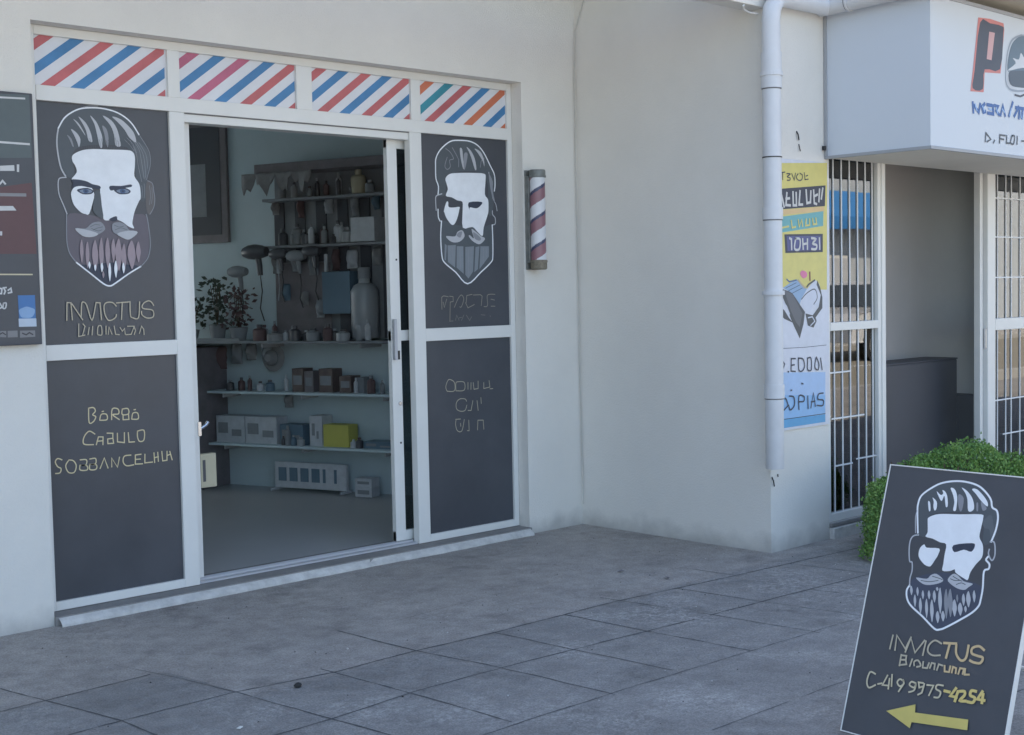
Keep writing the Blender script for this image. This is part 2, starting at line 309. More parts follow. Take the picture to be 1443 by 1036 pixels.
('L','gold',.0054,[(.575,.725),(.577,.677)]),
('L','gold',.0054,[(.595,.726),(.597,.681)]),
('L','gold',.0054,[(.577,.701),(.598,.704)]),
('L','gold',.0054,[(.617,.728),(.62,.681),(.643,.682),(.645,.726)]),
('L','gold',.0054,[(.66,.724),(.671,.681)]),
('L','gold',.0054,[(.644,.705),(.663,.71)])],'right_up': [
('P','hair',[(2.416,2.034),(2.421,2.084),(2.404,2.128),(2.403,2.196),(2.408,2.245),(2.445,2.297),(2.518,2.346),(2.591,2.357),(2.67,2.356),(2.731,2.336),(2.78,2.293),(2.828,2.221),(2.859,2.171),(2.863,2.111),(2.856,2.073),(2.839,1.943),(2.801,1.942),(2.783,2.163),(2.506,2.16),(2.473,2.041)]),
('P','hair',[(2.438,1.886),(2.429,1.795),(2.435,1.686),(2.455,1.646),(2.537,1.591),(2.627,1.523),(2.734,1.59),(2.818,1.65),(2.832,1.683),(2.835,1.777),(2.834,1.871),(2.742,1.855),(2.558,1.865)]),
('S','white',.0075,[(2.416,2.034),(2.421,2.084),(2.404,2.128),(2.403,2.196),(2.408,2.245),(2.445,2.297),(2.518,2.346),(2.591,2.357),(2.67,2.356),(2.731,2.336),(2.78,2.293),(2.828,2.221),(2.859,2.171),(2.863,2.111),(2.856,2.073)]),
('S','light',.006,[(2.446,2.042),(2.413,2.033),(2.398,2.016),(2.4,1.946)]),
('S','white',.0072,[(2.414,1.953),(2.415,1.908),(2.428,1.885)]),
('S','light',.005,[(2.815,2.183),(2.822,2.123),(2.837,2.063),(2.842,2.03),(2.866,1.994),(2.875,1.956)]),
('S','light',.006,[(2.837,1.955),(2.839,1.932),(2.858,1.913),(2.857,1.878),(2.831,1.871)]),
('S','white',.0078,[(2.438,1.886),(2.429,1.795),(2.435,1.686),(2.455,1.646),(2.537,1.591),(2.627,1.523),(2.734,1.59),(2.818,1.65),(2.832,1.683),(2.835,1.777),(2.833,1.871)]),
('P','mid',[(2.814,2.174),(2.845,2.129),(2.843,2.073),(2.86,2.008),(2.842,2.026),(2.822,2.1)]),
('P','white',[(2.475,2.131),(2.506,2.158),(2.567,2.167),(2.689,2.173),(2.777,2.172),(2.788,2.145),(2.779,2.052),(2.804,2.02),(2.805,1.955),(2.794,1.921),(2.764,1.855),(2.753,1.804),(2.71,1.831),(2.674,1.856),(2.6,1.85),(2.601,1.949),(2.601,2.0),(2.562,2.008),(2.52,2.024),(2.475,2.032),(2.491,2.069),(2.483,2.1)]),
('P','white',[(2.457,1.941),(2.465,1.968),(2.48,1.998),(2.492,1.996),(2.494,1.969),(2.53,1.966),(2.576,1.971),(2.576,1.957),(2.559,1.906),(2.534,1.869),(2.509,1.869),(2.475,1.905),(2.461,1.936)]),
('P','ink',[(2.65,1.999),(2.753,2.005),(2.74,1.981),(2.708,1.966),(2.659,1.971),(2.655,1.955)]),
('P','light',[(2.471,1.8),(2.537,1.799),(2.556,1.824),(2.587,1.836),(2.605,1.825),(2.61,1.797),(2.573,1.769),(2.524,1.764),(2.489,1.778)]),
('P','mid',[(2.55,1.806),(2.568,1.824),(2.593,1.827),(2.586,1.802),(2.574,1.792)]),
('P','light',[(2.667,1.844),(2.704,1.826),(2.741,1.804),(2.772,1.79),(2.752,1.767),(2.72,1.755),(2.671,1.775),(2.644,1.802),(2.654,1.807),(2.684,1.789)]),
('P','mid',[(2.679,1.826),(2.71,1.813),(2.74,1.79),(2.727,1.776),(2.69,1.789)]),
('Q','beard2',[(2.479,1.746),(2.542,1.749),(2.533,1.618),(2.479,1.65)]),
('Q','beard2',[(2.549,1.742),(2.6,1.742),(2.598,1.581),(2.544,1.618)]),
('Q','beard2',[(2.615,1.738),(2.683,1.743),(2.672,1.595),(2.634,1.553),(2.61,1.576)]),
('Q','beard2',[(2.695,1.738),(2.726,1.743),(2.71,1.608),(2.681,1.59)]),
('Q','beard2',[(2.734,1.743),(2.802,1.744),(2.8,1.683),(2.722,1.608)]),
('Q','beard2',[(2.458,1.755),(2.473,1.746),(2.464,1.659),(2.452,1.664)]),
('L','mid',.003,[(2.493,1.737),(2.497,1.664)]),
('L','mid',.003,[(2.517,1.737),(2.518,1.641)]),
('L','mid',.003,[(2.572,1.733),(2.574,1.609)]),
('L','mid',.003,[(2.639,1.729),(2.637,1.572)]),
('L','mid',.003,[(2.661,1.733),(2.653,1.59)]),
('L','mid',.003,[(2.757,1.734),(2.758,1.641)]),
('L','mid',.003,[(2.783,1.734),(2.777,1.664)]),
('L','mid',.0045,[(2.481,2.303),(2.516,2.283),(2.539,2.248),(2.509,2.237),(2.513,2.201),(2.489,2.184),(2.472,2.204),(2.491,2.254)]),
('L','mid',.0045,[(2.532,2.311),(2.558,2.276),(2.578,2.245),(2.577,2.202)]),
('L','mid',.0045,[(2.746,2.208),(2.754,2.245),(2.779,2.265)]),
('P','light',[(2.589,2.31),(2.607,2.306),(2.612,2.252),(2.622,2.197),(2.61,2.197),(2.594,2.255)]),
('P','light',[(2.641,2.322),(2.675,2.301),(2.704,2.256),(2.715,2.197),(2.702,2.196),(2.679,2.255),(2.659,2.295)]),
('P','light',[(2.703,2.316),(2.749,2.3),(2.776,2.256),(2.778,2.214),(2.766,2.246),(2.73,2.29)]),
('P','mid',[(2.619,2.279),(2.649,2.281),(2.628,2.198),(2.616,2.197)]),
('L','faint',.0041,[(2.424,1.378),(2.424,1.447),(2.44,1.455),(2.475,1.449)]),
('L','faint',.0041,[(2.434,1.419),(2.442,1.388),(2.462,1.436)]),
('L','faint',.0041,[(2.484,1.452),(2.511,1.449),(2.511,1.421),(2.488,1.418)]),
('L','faint',.0041,[(2.488,1.418),(2.482,1.305)]),
('L','faint',.0041,[(2.519,1.387),(2.547,1.434),(2.575,1.458),(2.593,1.433),(2.573,1.389),(2.56,1.389)]),
('L','faint',.0041,[(2.611,1.412),(2.617,1.454),(2.659,1.46)]),
('L','faint',.0041,[(2.606,1.412),(2.624,1.381),(2.675,1.4)]),
('L','faint',.0041,[(2.668,1.456),(2.724,1.457),(2.738,1.448),(2.729,1.392)]),
('L','faint',.0041,[(2.75,1.386),(2.779,1.391),(2.778,1.447),(2.799,1.458),(2.842,1.457)]),
('L','faint',.0041,[(2.808,1.429),(2.837,1.423)]),
('L','faint',.0041,[(2.807,1.387),(2.84,1.386)]),
('L','faint2',.0038,[(2.48,1.307),(2.507,1.308)]),
('L','faint2',.0038,[(2.525,1.311),(2.535,1.341),(2.553,1.31)]),
('L','faint2',.0038,[(2.571,1.309),(2.59,1.34)]),
('L','faint2',.0038,[(2.609,1.339),(2.635,1.307),(2.65,1.328)]),
('L','faint2',.0038,[(2.725,1.338),(2.758,1.335)]),
('L','faint2',.0038,[(2.798,1.331),(2.8,1.324)]),
('L','faint2',.0038,[(2.572,1.327),(2.553,1.324)])],'right_low': [
('L','taupe2',.0044,[(2.451,.901),(2.441,.926),(2.456,.96),(2.474,.968),(2.508,.948),(2.506,.9),(2.451,.901)]),
('L','taupe2',.0044,[(2.518,.899),(2.519,.943),(2.537,.951),(2.584,.944),(2.582,.899),(2.518,.899)]),
('L','taupe2',.0044,[(2.612,.902),(2.613,.942)]),
('L','taupe2',.0044,[(2.637,.94),(2.635,.9)]),
('L','taupe2',.0044,[(2.654,.939),(2.659,.899),(2.692,.901),(2.693,.946)]),
('L','taupe2',.0044,[(2.738,.934),(2.737,.898),(2.786,.904),(2.781,.943)]),
('L','taupe2',.0044,[(2.786,.893),(2.81,.893)]),
('L','taupe2',.0044,[(2.598,.832),(2.587,.846),(2.546,.849),(2.519,.828),(2.52,.793),(2.549,.777),(2.585,.779),(2.6,.809)]),
('L','taupe2',.0044,[(2.608,.777),(2.632,.775),(2.648,.832)]),
('L','taupe2',.0044,[(2.681,.83),(2.688,.771)]),
('L','taupe2',.0044,[(2.712,.846),(2.714,.81)]),
('L','taupe2',.0044,[(2.513,.727),(2.509,.701),(2.522,.664),(2.557,.661),(2.577,.726)]),
('L','taupe2',.0044,[(2.51,.732),(2.548,.731)]),
('L','taupe2',.0044,[(2.547,.706),(2.549,.688)]),
('L','taupe2',.0044,[(2.612,.719),(2.613,.656),(2.599,.658)]),
('L','taupe2',.0044,[(2.679,.655),(2.684,.713),(2.726,.71),(2.73,.655)])],'board': [
('P','hair',[(.1507,.6653),(.1355,.733),(.1324,.7634),(.1404,.7923),(.1768,.8239),(.2096,.8411),(.2553,.851),(.2964,.8509),(.3355,.8424),(.3647,.8237),(.3857,.8016),(.3942,.7784),(.4112,.7697),(.4195,.7467),(.4198,.7149),(.4158,.6905),(.4101,.6686),(.3836,.6599),(.3621,.7453),(.2287,.7436),(.1796,.7186),(.1825,.6582)]),
('P','navy',[(.1557,.4901),(.1486,.4726),(.1555,.4464),(.1751,.4251),(.2226,.3981),(.27,.3678),(.2903,.3687),(.3112,.3804),(.3514,.4098),(.3882,.4396),(.4061,.4635),(.4091,.4848),(.4093,.5214),(.3557,.5368),(.2664,.5502),(.171,.5197)]),
('P','hgrey',[(.372,.7304),(.3944,.7544),(.4083,.7241),(.4148,.7037),(.4087,.6764),(.3975,.7068),(.38,.71)]),
('S','white',.0062,[(.1507,.6653),(.1355,.733),(.1324,.7634),(.1404,.7923),(.1768,.8239),(.2096,.8411),(.2553,.851),(.2964,.8509),(.3355,.8424),(.3647,.8237),(.3857,.8016),(.3942,.7784),(.4112,.7697),(.4195,.7467),(.4198,.7149),(.4158,.6905),(.4101,.6686)]),
('S','light',.003,[(.1423,.6642),(.1324,.7131),(.1329,.7383)]),
('S','light',.0045,[(.155,.6589),(.1377,.6539),(.1287,.6375),(.1303,.6072),(.1395,.5698),(.1494,.5659),(.1549,.5392),(.1524,.5142),(.1557,.4901)]),
('S','white',.0062,[(.1557,.4901),(.1486,.4726),(.1555,.4464),(.1751,.4251),(.2226,.3981),(.27,.3678),(.2903,.3687),(.3112,.3804),(.3514,.4098),(.3882,.4396),(.4061,.4635),(.4091,.4848),(.4093,.5214),(.4039,.573),(.4175,.5829),(.4174,.5986),(.4041,.6099),(.409,.6211)]),
('S','light',.0045,[(.4074,.6683),(.4196,.6699),(.427,.6524),(.4303,.6265),(.4235,.6109),(.409,.6289),(.4089,.6447)]),
('S','light',.003,[(.1557,.4901),(.1653,.4806)]),
('P','white',[(.1788,.7074),(.1793,.72),(.201,.7322),(.2297,.7382),(.2876,.7435),(.3609,.7519),(.3701,.7409),(.3689,.7086),(.3687,.6792),(.3823,.6597),(.3884,.6419),(.3891,.6155),(.3736,.5924),(.3591,.5638),(.3552,.5394),(.3436,.5403),(.3092,.5551),(.3044,.5651),(.2884,.5574),(.2626,.555),(.2613,.5764),(.26,.6059),(.2591,.6408),(.2362,.6446),(.2076,.6532),(.1813,.6567),(.1857,.6724)]),
('P','white',[(.1672,.5984),(.1694,.618),(.182,.6306),(.193,.6211),(.2372,.6243),(.2379,.6054),(.2342,.5942),(.23,.5855),(.2215,.568),(.2139,.5614),(.195,.5655),(.1734,.583)]),
('P','ink',[(.2853,.6416),(.3474,.6564),(.3589,.6486),(.3498,.6287),(.3234,.6318),(.2925,.6196)]),
('P','white',[(.1673,.7728),(.1752,.7708),(.1818,.7452),(.1762,.7432)]),
('P','white',[(.1809,.7881),(.1984,.7761),(.2026,.7544),(.1969,.7455),(.1898,.7585),(.188,.775)]),
('P','white',[(.1917,.8101),(.2088,.7994),(.2165,.8057),(.2115,.8163),(.2228,.8119),(.2333,.7964),(.2405,.7669),(.2337,.7634),(.2225,.798),(.2169,.7809),(.2085,.7855)]),
('P','white',[(.2394,.826),(.2547,.8234),(.268,.8),(.2724,.7622),(.2698,.7524),(.2619,.7556),(.2616,.7802),(.2526,.8039)]),
('P','white',[(.2782,.8313),(.2988,.8224),(.3199,.8028),(.3315,.7796),(.3319,.7621),(.3154,.7575),(.3058,.7931),(.2947,.8138)]),
('P','white',[(.3149,.8295),(.3319,.8312),(.3583,.8122),(.3761,.7926),(.3771,.7792),(.3528,.7954),(.332,.8149)]),
('P','mid',[(.2722,.8087),(.292,.7971),(.2934,.7591),(.2853,.7555),(.274,.7842)]),
('P','mid',[(.3533,.7928),(.3767,.7738),(.3643,.7644)]),
('P','mid',[(.3389,.7858),(.3445,.7864),(.3489,.7626),(.3433,.762)]),
('P','light',[(.1742,.5188),(.213,.5206),(.2252,.5346),(.2446,.5415),(.271,.5267),(.2617,.5145),(.2285,.5027),(.2016,.5026)]),
('P','light',[(.2867,.529),(.3015,.55),(.3194,.5473),(.3423,.5321),(.3742,.5291),(.3623,.5167),(.3502,.5056),(.3273,.506),(.3024,.5154)]),
('S','hair',.0025,[(.1937,.5122),(.2235,.5127),(.2544,.5214)]),
('S','hair',.0025,[(.2317,.5315),(.2529,.5293),(.2682,.5262)]),
('S','hair',.0025,[(.296,.5331),(.3111,.5301),(.3279,.5326)]),
('S','hair',.0025,[(.303,.5422),(.3185,.5365),(.3368,.5313)]),
('S','hair',.0025,[(.3192,.518),(.335,.5257),(.3498,.5227)]),
('P','light',[(.1634,.4899),(.1675,.4842),(.1713,.4754),(.1714,.4676),(.1701,.4596),(.166,.4652),(.1617,.4739),(.1608,.4832)]),
('P','light',[(.1862,.4893),(.1899,.4839),(.1933,.4755),(.1935,.4681),(.1925,.4605),(.1888,.4659),(.185,.4742),(.1841,.483)]),
('P','light',[(.1817,.4642),(.1861,.4565),(.1903,.4446),(.191,.4342),(.1904,.4236),(.186,.4313),(.1812,.4431),(.1797,.4554)]),
('P','light',[(.2073,.4818),(.211,.4764),(.2143,.468),(.2145,.4606),(.2135,.4531),(.2099,.4584),(.206,.4667),(.2051,.4755)]),
('P','light',[(.2033,.4568),(.2086,.4469),(.2139,.4316),(.2149,.4183),(.2143,.4048),(.2091,.4146),(.2033,.4298),(.2012,.4457)]),
('P','light',[(.229,.4852),(.2329,.4799),(.2364,.4716),(.2364,.4642),(.2352,.4566),(.2313,.4619),(.2274,.4701),(.2266,.4789)]),
('P','light',[(.2256,.4577),(.2312,.4457),(.237,.4274),(.2386,.4116),(.2385,.3955),(.2329,.4074),(.2266,.4256),(.2239,.4445)]),
('P','light',[(.2477,.4881),(.2526,.4809),(.2571,.4695),(.2574,.4595),(.256,.4492),(.2511,.4565),(.246,.4677),(.2448,.4796)]),
('P','light',[(.2448,.4581),(.2514,.4442),(.2583,.4229),(.2599,.4045),(.2597,.3859),(.2531,.3996),(.2456,.4208),(.2426,.4428)]),
('P','light',[(.2557,.5001),(.2589,.4979),(.2614,.4943),(.2607,.4909),(.2587,.4872),(.2555,.4894),(.2525,.4929),(.2526,.497)]),
('P','light',[(.2659,.5004),(.2732,.4841),(.2808,.4593),(.2829,.438),(.283,.4165),(.2758,.4325),(.2675,.4572),(.2639,.4827)]),
('P','light',[(.2719,.4252),(.2771,.4181),(.2819,.407),(.2819,.397),(.2801,.3868),(.2748,.3938),(.2694,.4048),(.2684,.4166)]),
('P','light',[(.2902,.4283),(.2953,.4223),(.2997,.4127),(.2995,.404),(.2974,.3951),(.2923,.4011),(.2873,.4106),(.2866,.4208)]),
('P','light',[(.3225,.4708),(.3294,.4608),(.3356,.4452),(.3358,.4314),(.3336,.4172),(.3268,.4271),(.3197,.4425),(.3182,.4589)]),
('P','light',[(.3439,.4637),(.3503,.4563),(.3557,.4446),(.3553,.434),(.3525,.4231),(.3462,.4304),(.3399,.4419),(.3392,.4545)]),
('P','light',[(.3497,.4936),(.3544,.4865),(.3587,.4753),(.3589,.4655),(.3575,.4554),(.3528,.4625),(.3479,.4736),(.3468,.4852)]),
('P','light',[(.3638,.4564),(.3672,.4528),(.37,.447),(.3697,.4417),(.3681,.4362),(.3648,.4398),(.3615,.4456),(.3612,.4518)]),
('P','light',[(.3648,.5039),(.3712,.4944),(.3771,.4796),(.3772,.4665),(.3751,.4531),(.3687,.4625),(.3621,.4772),(.3607,.4927)]),
('P','light',[(.3835,.5095),(.3879,.5023),(.392,.4912),(.3923,.4814),(.3911,.4714),(.3867,.4786),(.3821,.4896),(.3809,.5012)]),
('P','mid',[(.288,.4998),(.2959,.4813),(.3043,.4532),(.3068,.4291),(.3072,.4047),(.2993,.4229),(.2902,.4509),(.286,.4798)]),
('P','mid',[(.3021,.502),(.3106,.4847),(.3192,.4583),(.321,.4355),(.3203,.4123),(.3118,.4293),(.3024,.4555),(.2988,.4829)]),
('P','mid',[(.3293,.4877),(.3325,.4829),(.3354,.4755),(.3355,.4689),(.3346,.4622),(.3315,.4669),(.3282,.4743),(.3274,.4821)]),
('L','taupe',.0054,[(.1279,.2755),(.1306,.3207)]),
('L','taupe',.0054,[(.1473,.275),(.1445,.3233),(.1833,.286),(.1964,.3264)]),
('L','taupe',.0054,[(.1854,.2759),(.1972,.3223),(.2198,.2804),(.2459,.325)]),
('L','taupe',.0054,[(.2508,.3238),(.2484,.2776)]),
('L','taupe',.0054,[(.3055,.3257),(.2815,.3316),(.2643,.3139),(.2639,.293),(.2818,.284),(.3081,.2891)]),
('L','tan',.0077,[(.3139,.3293),(.3556,.335)]),
('L','tan',.0077,[(.3339,.331),(.3293,.285)]),
('L','tan',.0077,[(.3563,.3311),(.3616,.3035),(.3804,.2868),(.3959,.2979),(.3974,.3368)]),
('L','tan',.0077,[(.4505,.3326),(.4316,.3411),(.4116,.3313),(.4124,.3153),(.4328,.3111),(.4506,.3086),(.4452,.2914),(.4239,.2892),(.4101,.2926)]),
('L','taupe',.0054,[(.1733,.2652),(.1735,.2295)]),
('L','taupe',.0054,[(.1737,.2632),(.1924,.2647),(.1926,.2521),(.1766,.249)]),
('L','taupe',.0054,[(.193,.2501),(.1978,.2385),(.1754,.2319)]),
('L','taupe',.0054,[(.2103,.2347),(.2149,.2586)]),
('L','taupe',.0054,[(.2257,.2398),(.2233,.2519),(.236,.2585),(.2481,.2443),(.2355,.2376)]),
('L','taupe',.0054,[(.2547,.258),(.256,.2396),(.272,.2408),(.2754,.258)]),
('L','taupe',.0054,[(.2808,.2425),(.2843,.2597),(.2957,.2599),(.297,.2416)]),
('L','taupe',.0054,[(.3061,.2414),(.3092,.2605),(.3231,.2592)]),
('L','tan',.0058,[(.3296,.2605),(.333,.2428),(.3485,.2439),(.3494,.2624)]),
('L','tan',.0058,[(.3575,.2436),(.3584,.2621),(.3699,.2603),(.3708,.2443)]),
('L','tan',.0058,[(.3797,.2441),(.3827,.2629),(.3959,.2635),(.3946,.2471)]),
('L','tan',.0058,[(.4001,.2644),(.4013,.2464),(.4161,.2495)]),
('L','cream',.0054,[(.0933,.1859),(.0731,.1882),(.0674,.1572),(.0789,.1383),(.1007,.1514)]),
('L','cream',.0054,[(.1093,.1566),(.1228,.1615)]),
('L','cream',.0054,[(.1384,.1908),(.1263,.1567),(.1498,.1596)]),
('L','cream',.0054,[(.1475,.1822),(.1496,.149)]),
('L','cream',.0054,[(.1542,.1962),(.1594,.1595)]),
('L','cream',.0054,[(.1994,.1845),(.1845,.1877),(.1775,.1758),(.1891,.1657),(.2011,.1765),(.1963,.188)]),
('L','cream',.0054,[(.2011,.1765),(.1879,.1488)]),
('L','cream',.0054,[(.2411,.1869),(.2269,.1881),(.2222,.1768),(.2395,.1721),(.2437,.1854),(.2411,.1642),(.2244,.1545)]),
('L','cream',.0054,[(.2678,.1925),(.2519,.1912),(.2573,.1759),(.272,.1831)]),
('L','cream',.0054,[(.2726,.1914),(.2693,.162),(.2572,.1532)]),
('L','cream',.0054,[(.2822,.1893),(.3045,.192),(.295,.1593)]),
('L','cream',.0054,[(.3371,.1988),(.3172,.1967),(.3152,.184),(.3323,.1774),(.3288,.1605),(.3137,.1572)]),
('L','gold2',.009,[(.3445,.1841),(.3624,.1839)]),
('L','gold2',.009,[(.3815,.2),(.3668,.1727),(.3888,.1734)]),
('L','gold2',.009,[(.3897,.1917),(.3847,.1604)]),
('L','gold2',.009,[(.3939,.1926),(.4108,.1962),(.413,.1846),(.4012,.1661),(.4205,.1683)]),
('L','gold2',.009,[(.4485,.2042),(.4335,.203),(.4319,.1887),(.4479,.1842),(.4442,.1694),(.4271,.1677)]),
('L','gold2',.009,[(.4692,.2086),(.4569,.1821),(.4803,.1832)]),
('L','gold2',.009,[(.4726,.2014),(.4734,.1739)]),
('Q','arrow',[(.157,.0796),(.2552,.122),(.2584,.0969),(.4391,.1155),(.4417,.0837),(.2528,.0653),(.2504,.0452)])],'menu': [
('Q','m_grey',[(-.235,2.369),(-.038,2.378),(-.037,2.262),(-.037,2.103),(-.247,2.091)]),
('Q','m_red',[(-.253,1.958),(-.042,1.994),(-.038,1.852),(-.033,1.681),(-.268,1.68)]),
('L','m_line',.008,[(-.236,2.354),(-.059,2.36)]),
('L','m_line',.009,[(-.244,2.164),(-.047,2.162)]),
('Q','m_line',[(-.181,2.061),(-.118,2.067),(-.117,2.042),(-.182,2.039)]),
('Q','m_line',[(-.106,2.071),(-.095,2.071),(-.097,2.038),(-.107,2.038)]),
('L','m_line',.008,[(-.184,1.983),(-.172,1.997),(-.161,1.984)]),
('L','m_dim',.014,[(-.22,1.936),(-.074,1.939)]),
('Q','m_line',[(-.2,1.887),(-.131,1.889),(-.116,1.87),(-.2,1.867)]),
('Q','m_line',[(-.193,1.778),(-.183,1.778),(-.184,1.76),(-.194,1.76)]),
('L','cream',.006,[(-.272,1.592),(-.057,1.59)]),
('L','m_line',.007,[(-.209,1.532),(-.195,1.529),(-.198,1.508),(-.21,1.508)]),
('L','m_line',.007,[(-.176,1.534),(-.188,1.533),(-.18,1.519),(-.186,1.506)]),
('L','m_line',.007,[(-.168,1.522),(-.155,1.531),(-.153,1.513),(-.168,1.51)]),
('L','m_line',.006,[(-.206,1.466),(-.198,1.448),(-.21,1.443)]),
('L','m_line',.006,[(-.191,1.466),(-.179,1.466),(-.183,1.445),(-.194,1.445),(-.191,1.466)]),
('Q','m_blue',[(-.126,1.499),(-.049,1.499),(-.049,1.396),(-.125,1.397)]),
('P','m_lblue',[(-.123,1.435),(-.101,1.446),(-.088,1.449),(-.073,1.445),(-.053,1.436),(-.056,1.415),(-.072,1.4),(-.109,1.401),(-.12,1.413)]),
('Q','m_pale',[(-.127,1.397),(-.047,1.396),(-.047,1.36),(-.127,1.361)]),
('Q','m_icon',[(-.211,1.346),(-.184,1.345),(-.185,1.317),(-.213,1.319)]),
('Q','m_icon',[(-.178,1.345),(-.134,1.345),(-.134,1.316),(-.179,1.316)]),
('Q','m_icon',[(-.123,1.344),(-.055,1.343),(-.055,1.315),(-.125,1.313)]),
('L','m_dark',.006,[(-.112,1.332),(-.096,1.325),(-.081,1.334),(-.066,1.325)]),
('L','m_dark',.005,[(-.212,1.332),(-.2,1.338),(-.188,1.329)])],'poster': [
('Q','y_yel',[(3.535,2.143),(4.017,2.169),(4.005,1.445),(3.787,1.451),(3.525,1.468)]),
('Q','y_pale',[(3.525,1.468),(3.787,1.451),(4.005,1.445),(4.001,1.129),(3.52,1.15)]),
('Q','y_pale',[(3.551,1.143),(3.995,1.132),(3.983,.971),(3.554,.995)]),
('Q','y_sky',[(3.554,.995),(3.983,.973),(3.98,.734),(3.559,.732)]),
('Q','y_sky2',[(3.552,.87),(3.981,.84),(3.98,.734),(3.559,.732)]),
('Q','y_blue',[(3.559,.731),(3.98,.731),(3.979,.686),(3.558,.684)]),
('L','ink',.004,[(3.559,.733),(3.771,.733),(3.98,.734)]),
('L','ink',.003,[(3.551,1.127),(3.776,1.124),(3.995,1.128)]),
('Q','y_orange',[(3.531,1.886),(3.983,1.92),(3.982,1.893),(3.56,1.86),(3.531,1.86)]),
('Q','ink',[(3.533,2.002),(3.998,2.04),(3.99,1.922),(3.553,1.891),(3.532,1.892)]),
('Q','teal',[(3.531,1.848),(3.974,1.893),(3.971,1.809),(3.551,1.763),(3.53,1.767)]),
('Q','ink',[(3.594,1.756),(3.967,1.764),(3.965,1.66),(3.603,1.653)]),
('Q','navy2',[(3.616,1.746),(3.949,1.753),(3.945,1.671),(3.623,1.664)]),
('Q','d_dark',[(3.548,1.461),(3.669,1.433),(3.738,1.364),(3.785,1.323),(3.77,1.257),(3.732,1.175),(3.706,1.21),(3.679,1.245),(3.644,1.295),(3.615,1.349),(3.578,1.403)]),
('Q','d_dark',[(3.552,1.355),(3.588,1.338),(3.63,1.295),(3.67,1.265),(3.587,1.29),(3.555,1.312)]),
('Q','d_grey',[(3.587,1.451),(3.665,1.426),(3.718,1.366),(3.759,1.316),(3.733,1.239),(3.696,1.269),(3.651,1.329)]),
('Q','d_blue',[(3.579,1.461),(3.64,1.486),(3.707,1.505),(3.762,1.481),(3.807,1.451),(3.749,1.395),(3.735,1.368),(3.665,1.43)]),
('Q','d_white',[(3.804,1.451),(3.847,1.48),(3.894,1.501),(3.928,1.479),(3.95,1.421),(3.919,1.347),(3.868,1.365),(3.827,1.314),(3.765,1.345),(3.749,1.395)]),
('L','d_dark',.006,[(3.752,1.395),(3.803,1.428),(3.881,1.45),(3.906,1.402),(3.871,1.365)]),
('Q','d_dark',[(3.908,1.501),(3.938,1.456),(3.957,1.401),(3.956,1.341),(3.887,1.288),(3.856,1.299),(3.919,1.347),(3.941,1.416),(3.9,1.476)]),
('Q','d_dark',[(3.788,1.315),(3.884,1.298),(3.898,1.268),(3.866,1.232),(3.811,1.246)]),
('L','d_white',.007,[(3.815,1.29),(3.856,1.294),(3.88,1.268),(3.839,1.245)]),
('L','d_white',.006,[(3.561,1.398),(3.61,1.359),(3.637,1.315)]),
('L','ink',.003,[(3.603,1.46),(3.703,1.488)]),
('L','ink',.003,[(3.628,1.445),(3.736,1.475)]),
('L','ink',.003,[(3.66,1.43),(3.761,1.458)]),
('P','pink',[(3.741,1.542),(3.763,1.556),(3.802,1.546),(3.805,1.522),(3.774,1.512),(3.75,1.524)]),
('L','maroon',.012,[(3.834,1.546),(3.835,1.502)]),
('L','d_dark',.01,[(3.882,1.501),(3.821,1.477),(3.804,1.463)]),
('L','d_blue2',.008,[(3.612,1.508),(3.637,1.494),(3.703,1.503)]),
('L','y_tan',.012,[(3.72,1.503),(3.762,1.473),(3.787,1.458)]),
('L','ink',.006,[(3.564,2.092),(3.604,2.097)]),
('L','ink',.006,[(3.583,2.093),(3.583,2.055)]),
('L','ink',.006,[(3.621,2.09),(3.654,2.089),(3.625,2.073),(3.653,2.067),(3.648,2.055),(3.625,2.054)]),
('L','ink',.006,[(3.667,2.092),(3.691,2.056),(3.703,2.096)]),
('L','ink',.006,[(3.728,2.093),(3.711,2.075),(3.731,2.058),(3.761,2.062),(3.77,2.087),(3.745,2.097)]),
('L','ink',.006,[(3.787,2.102),(3.795,2.064),(3.826,2.068)]),
('L','ink',.006,[(3.804,2.084),(3.821,2.089)]),
('L','m_line',.014,[(3.57,1.968),(3.593,1.907)]),
('L','m_line',.014,[(3.619,1.984),(3.61,1.917),(3.651,1.916)]),
('L','m_line',.014,[(3.61,1.951),(3.643,1.955)]),
('L','m_line',.014,[(3.677,1.991),(3.679,1.917),(3.709,1.918),(3.707,1.988)]),
('L','m_line',.014,[(3.744,1.999),(3.734,1.923),(3.768,1.924)]),
('L','m_line',.014,[(3.803,2.006),(3.81,1.933),(3.844,1.939),(3.849,2.002)]),
('L','m_line',.014,[(3.876,2.008),(3.882,1.935),(3.905,1.931)]),
('L','m_line',.014,[(3.883,1.974),(3.914,1.985)]),
('L','m_line',.014,[(3.935,2.015),(3.927,1.946)]),
('L','m_line',.014,[(3.967,2.022),(3.952,1.962)]),
('L','y_yel',.01,[(3.575,1.792),(3.633,1.8)]),
('L','y_yel',.01,[(3.658,1.832),(3.666,1.793),(3.699,1.799)]),
('L','y_yel',.01,[(3.725,1.838),(3.733,1.799),(3.758,1.839),(3.766,1.803)]),
('L','y_yel',.01,[(3.801,1.843),(3.795,1.807),(3.834,1.811),(3.835,1.845)]),
('L','y_yel',.01,[(3.864,1.848),(3.869,1.815),(3.903,1.819),(3.895,1.852)]),
('L','m_line',.013,[(3.64,1.735),(3.657,1.73),(3.659,1.673)]),
('L','m_line',.013,[(3.698,1.734),(3.686,1.678),(3.731,1.676),(3.74,1.729),(3.698,1.734)]),
('L','m_line',.013,[(3.765,1.732),(3.769,1.676)]),
('L','m_line',.013,[(3.77,1.703),(3.807,1.708)]),
('L','m_line',.013,[(3.811,1.732),(3.81,1.676)]),
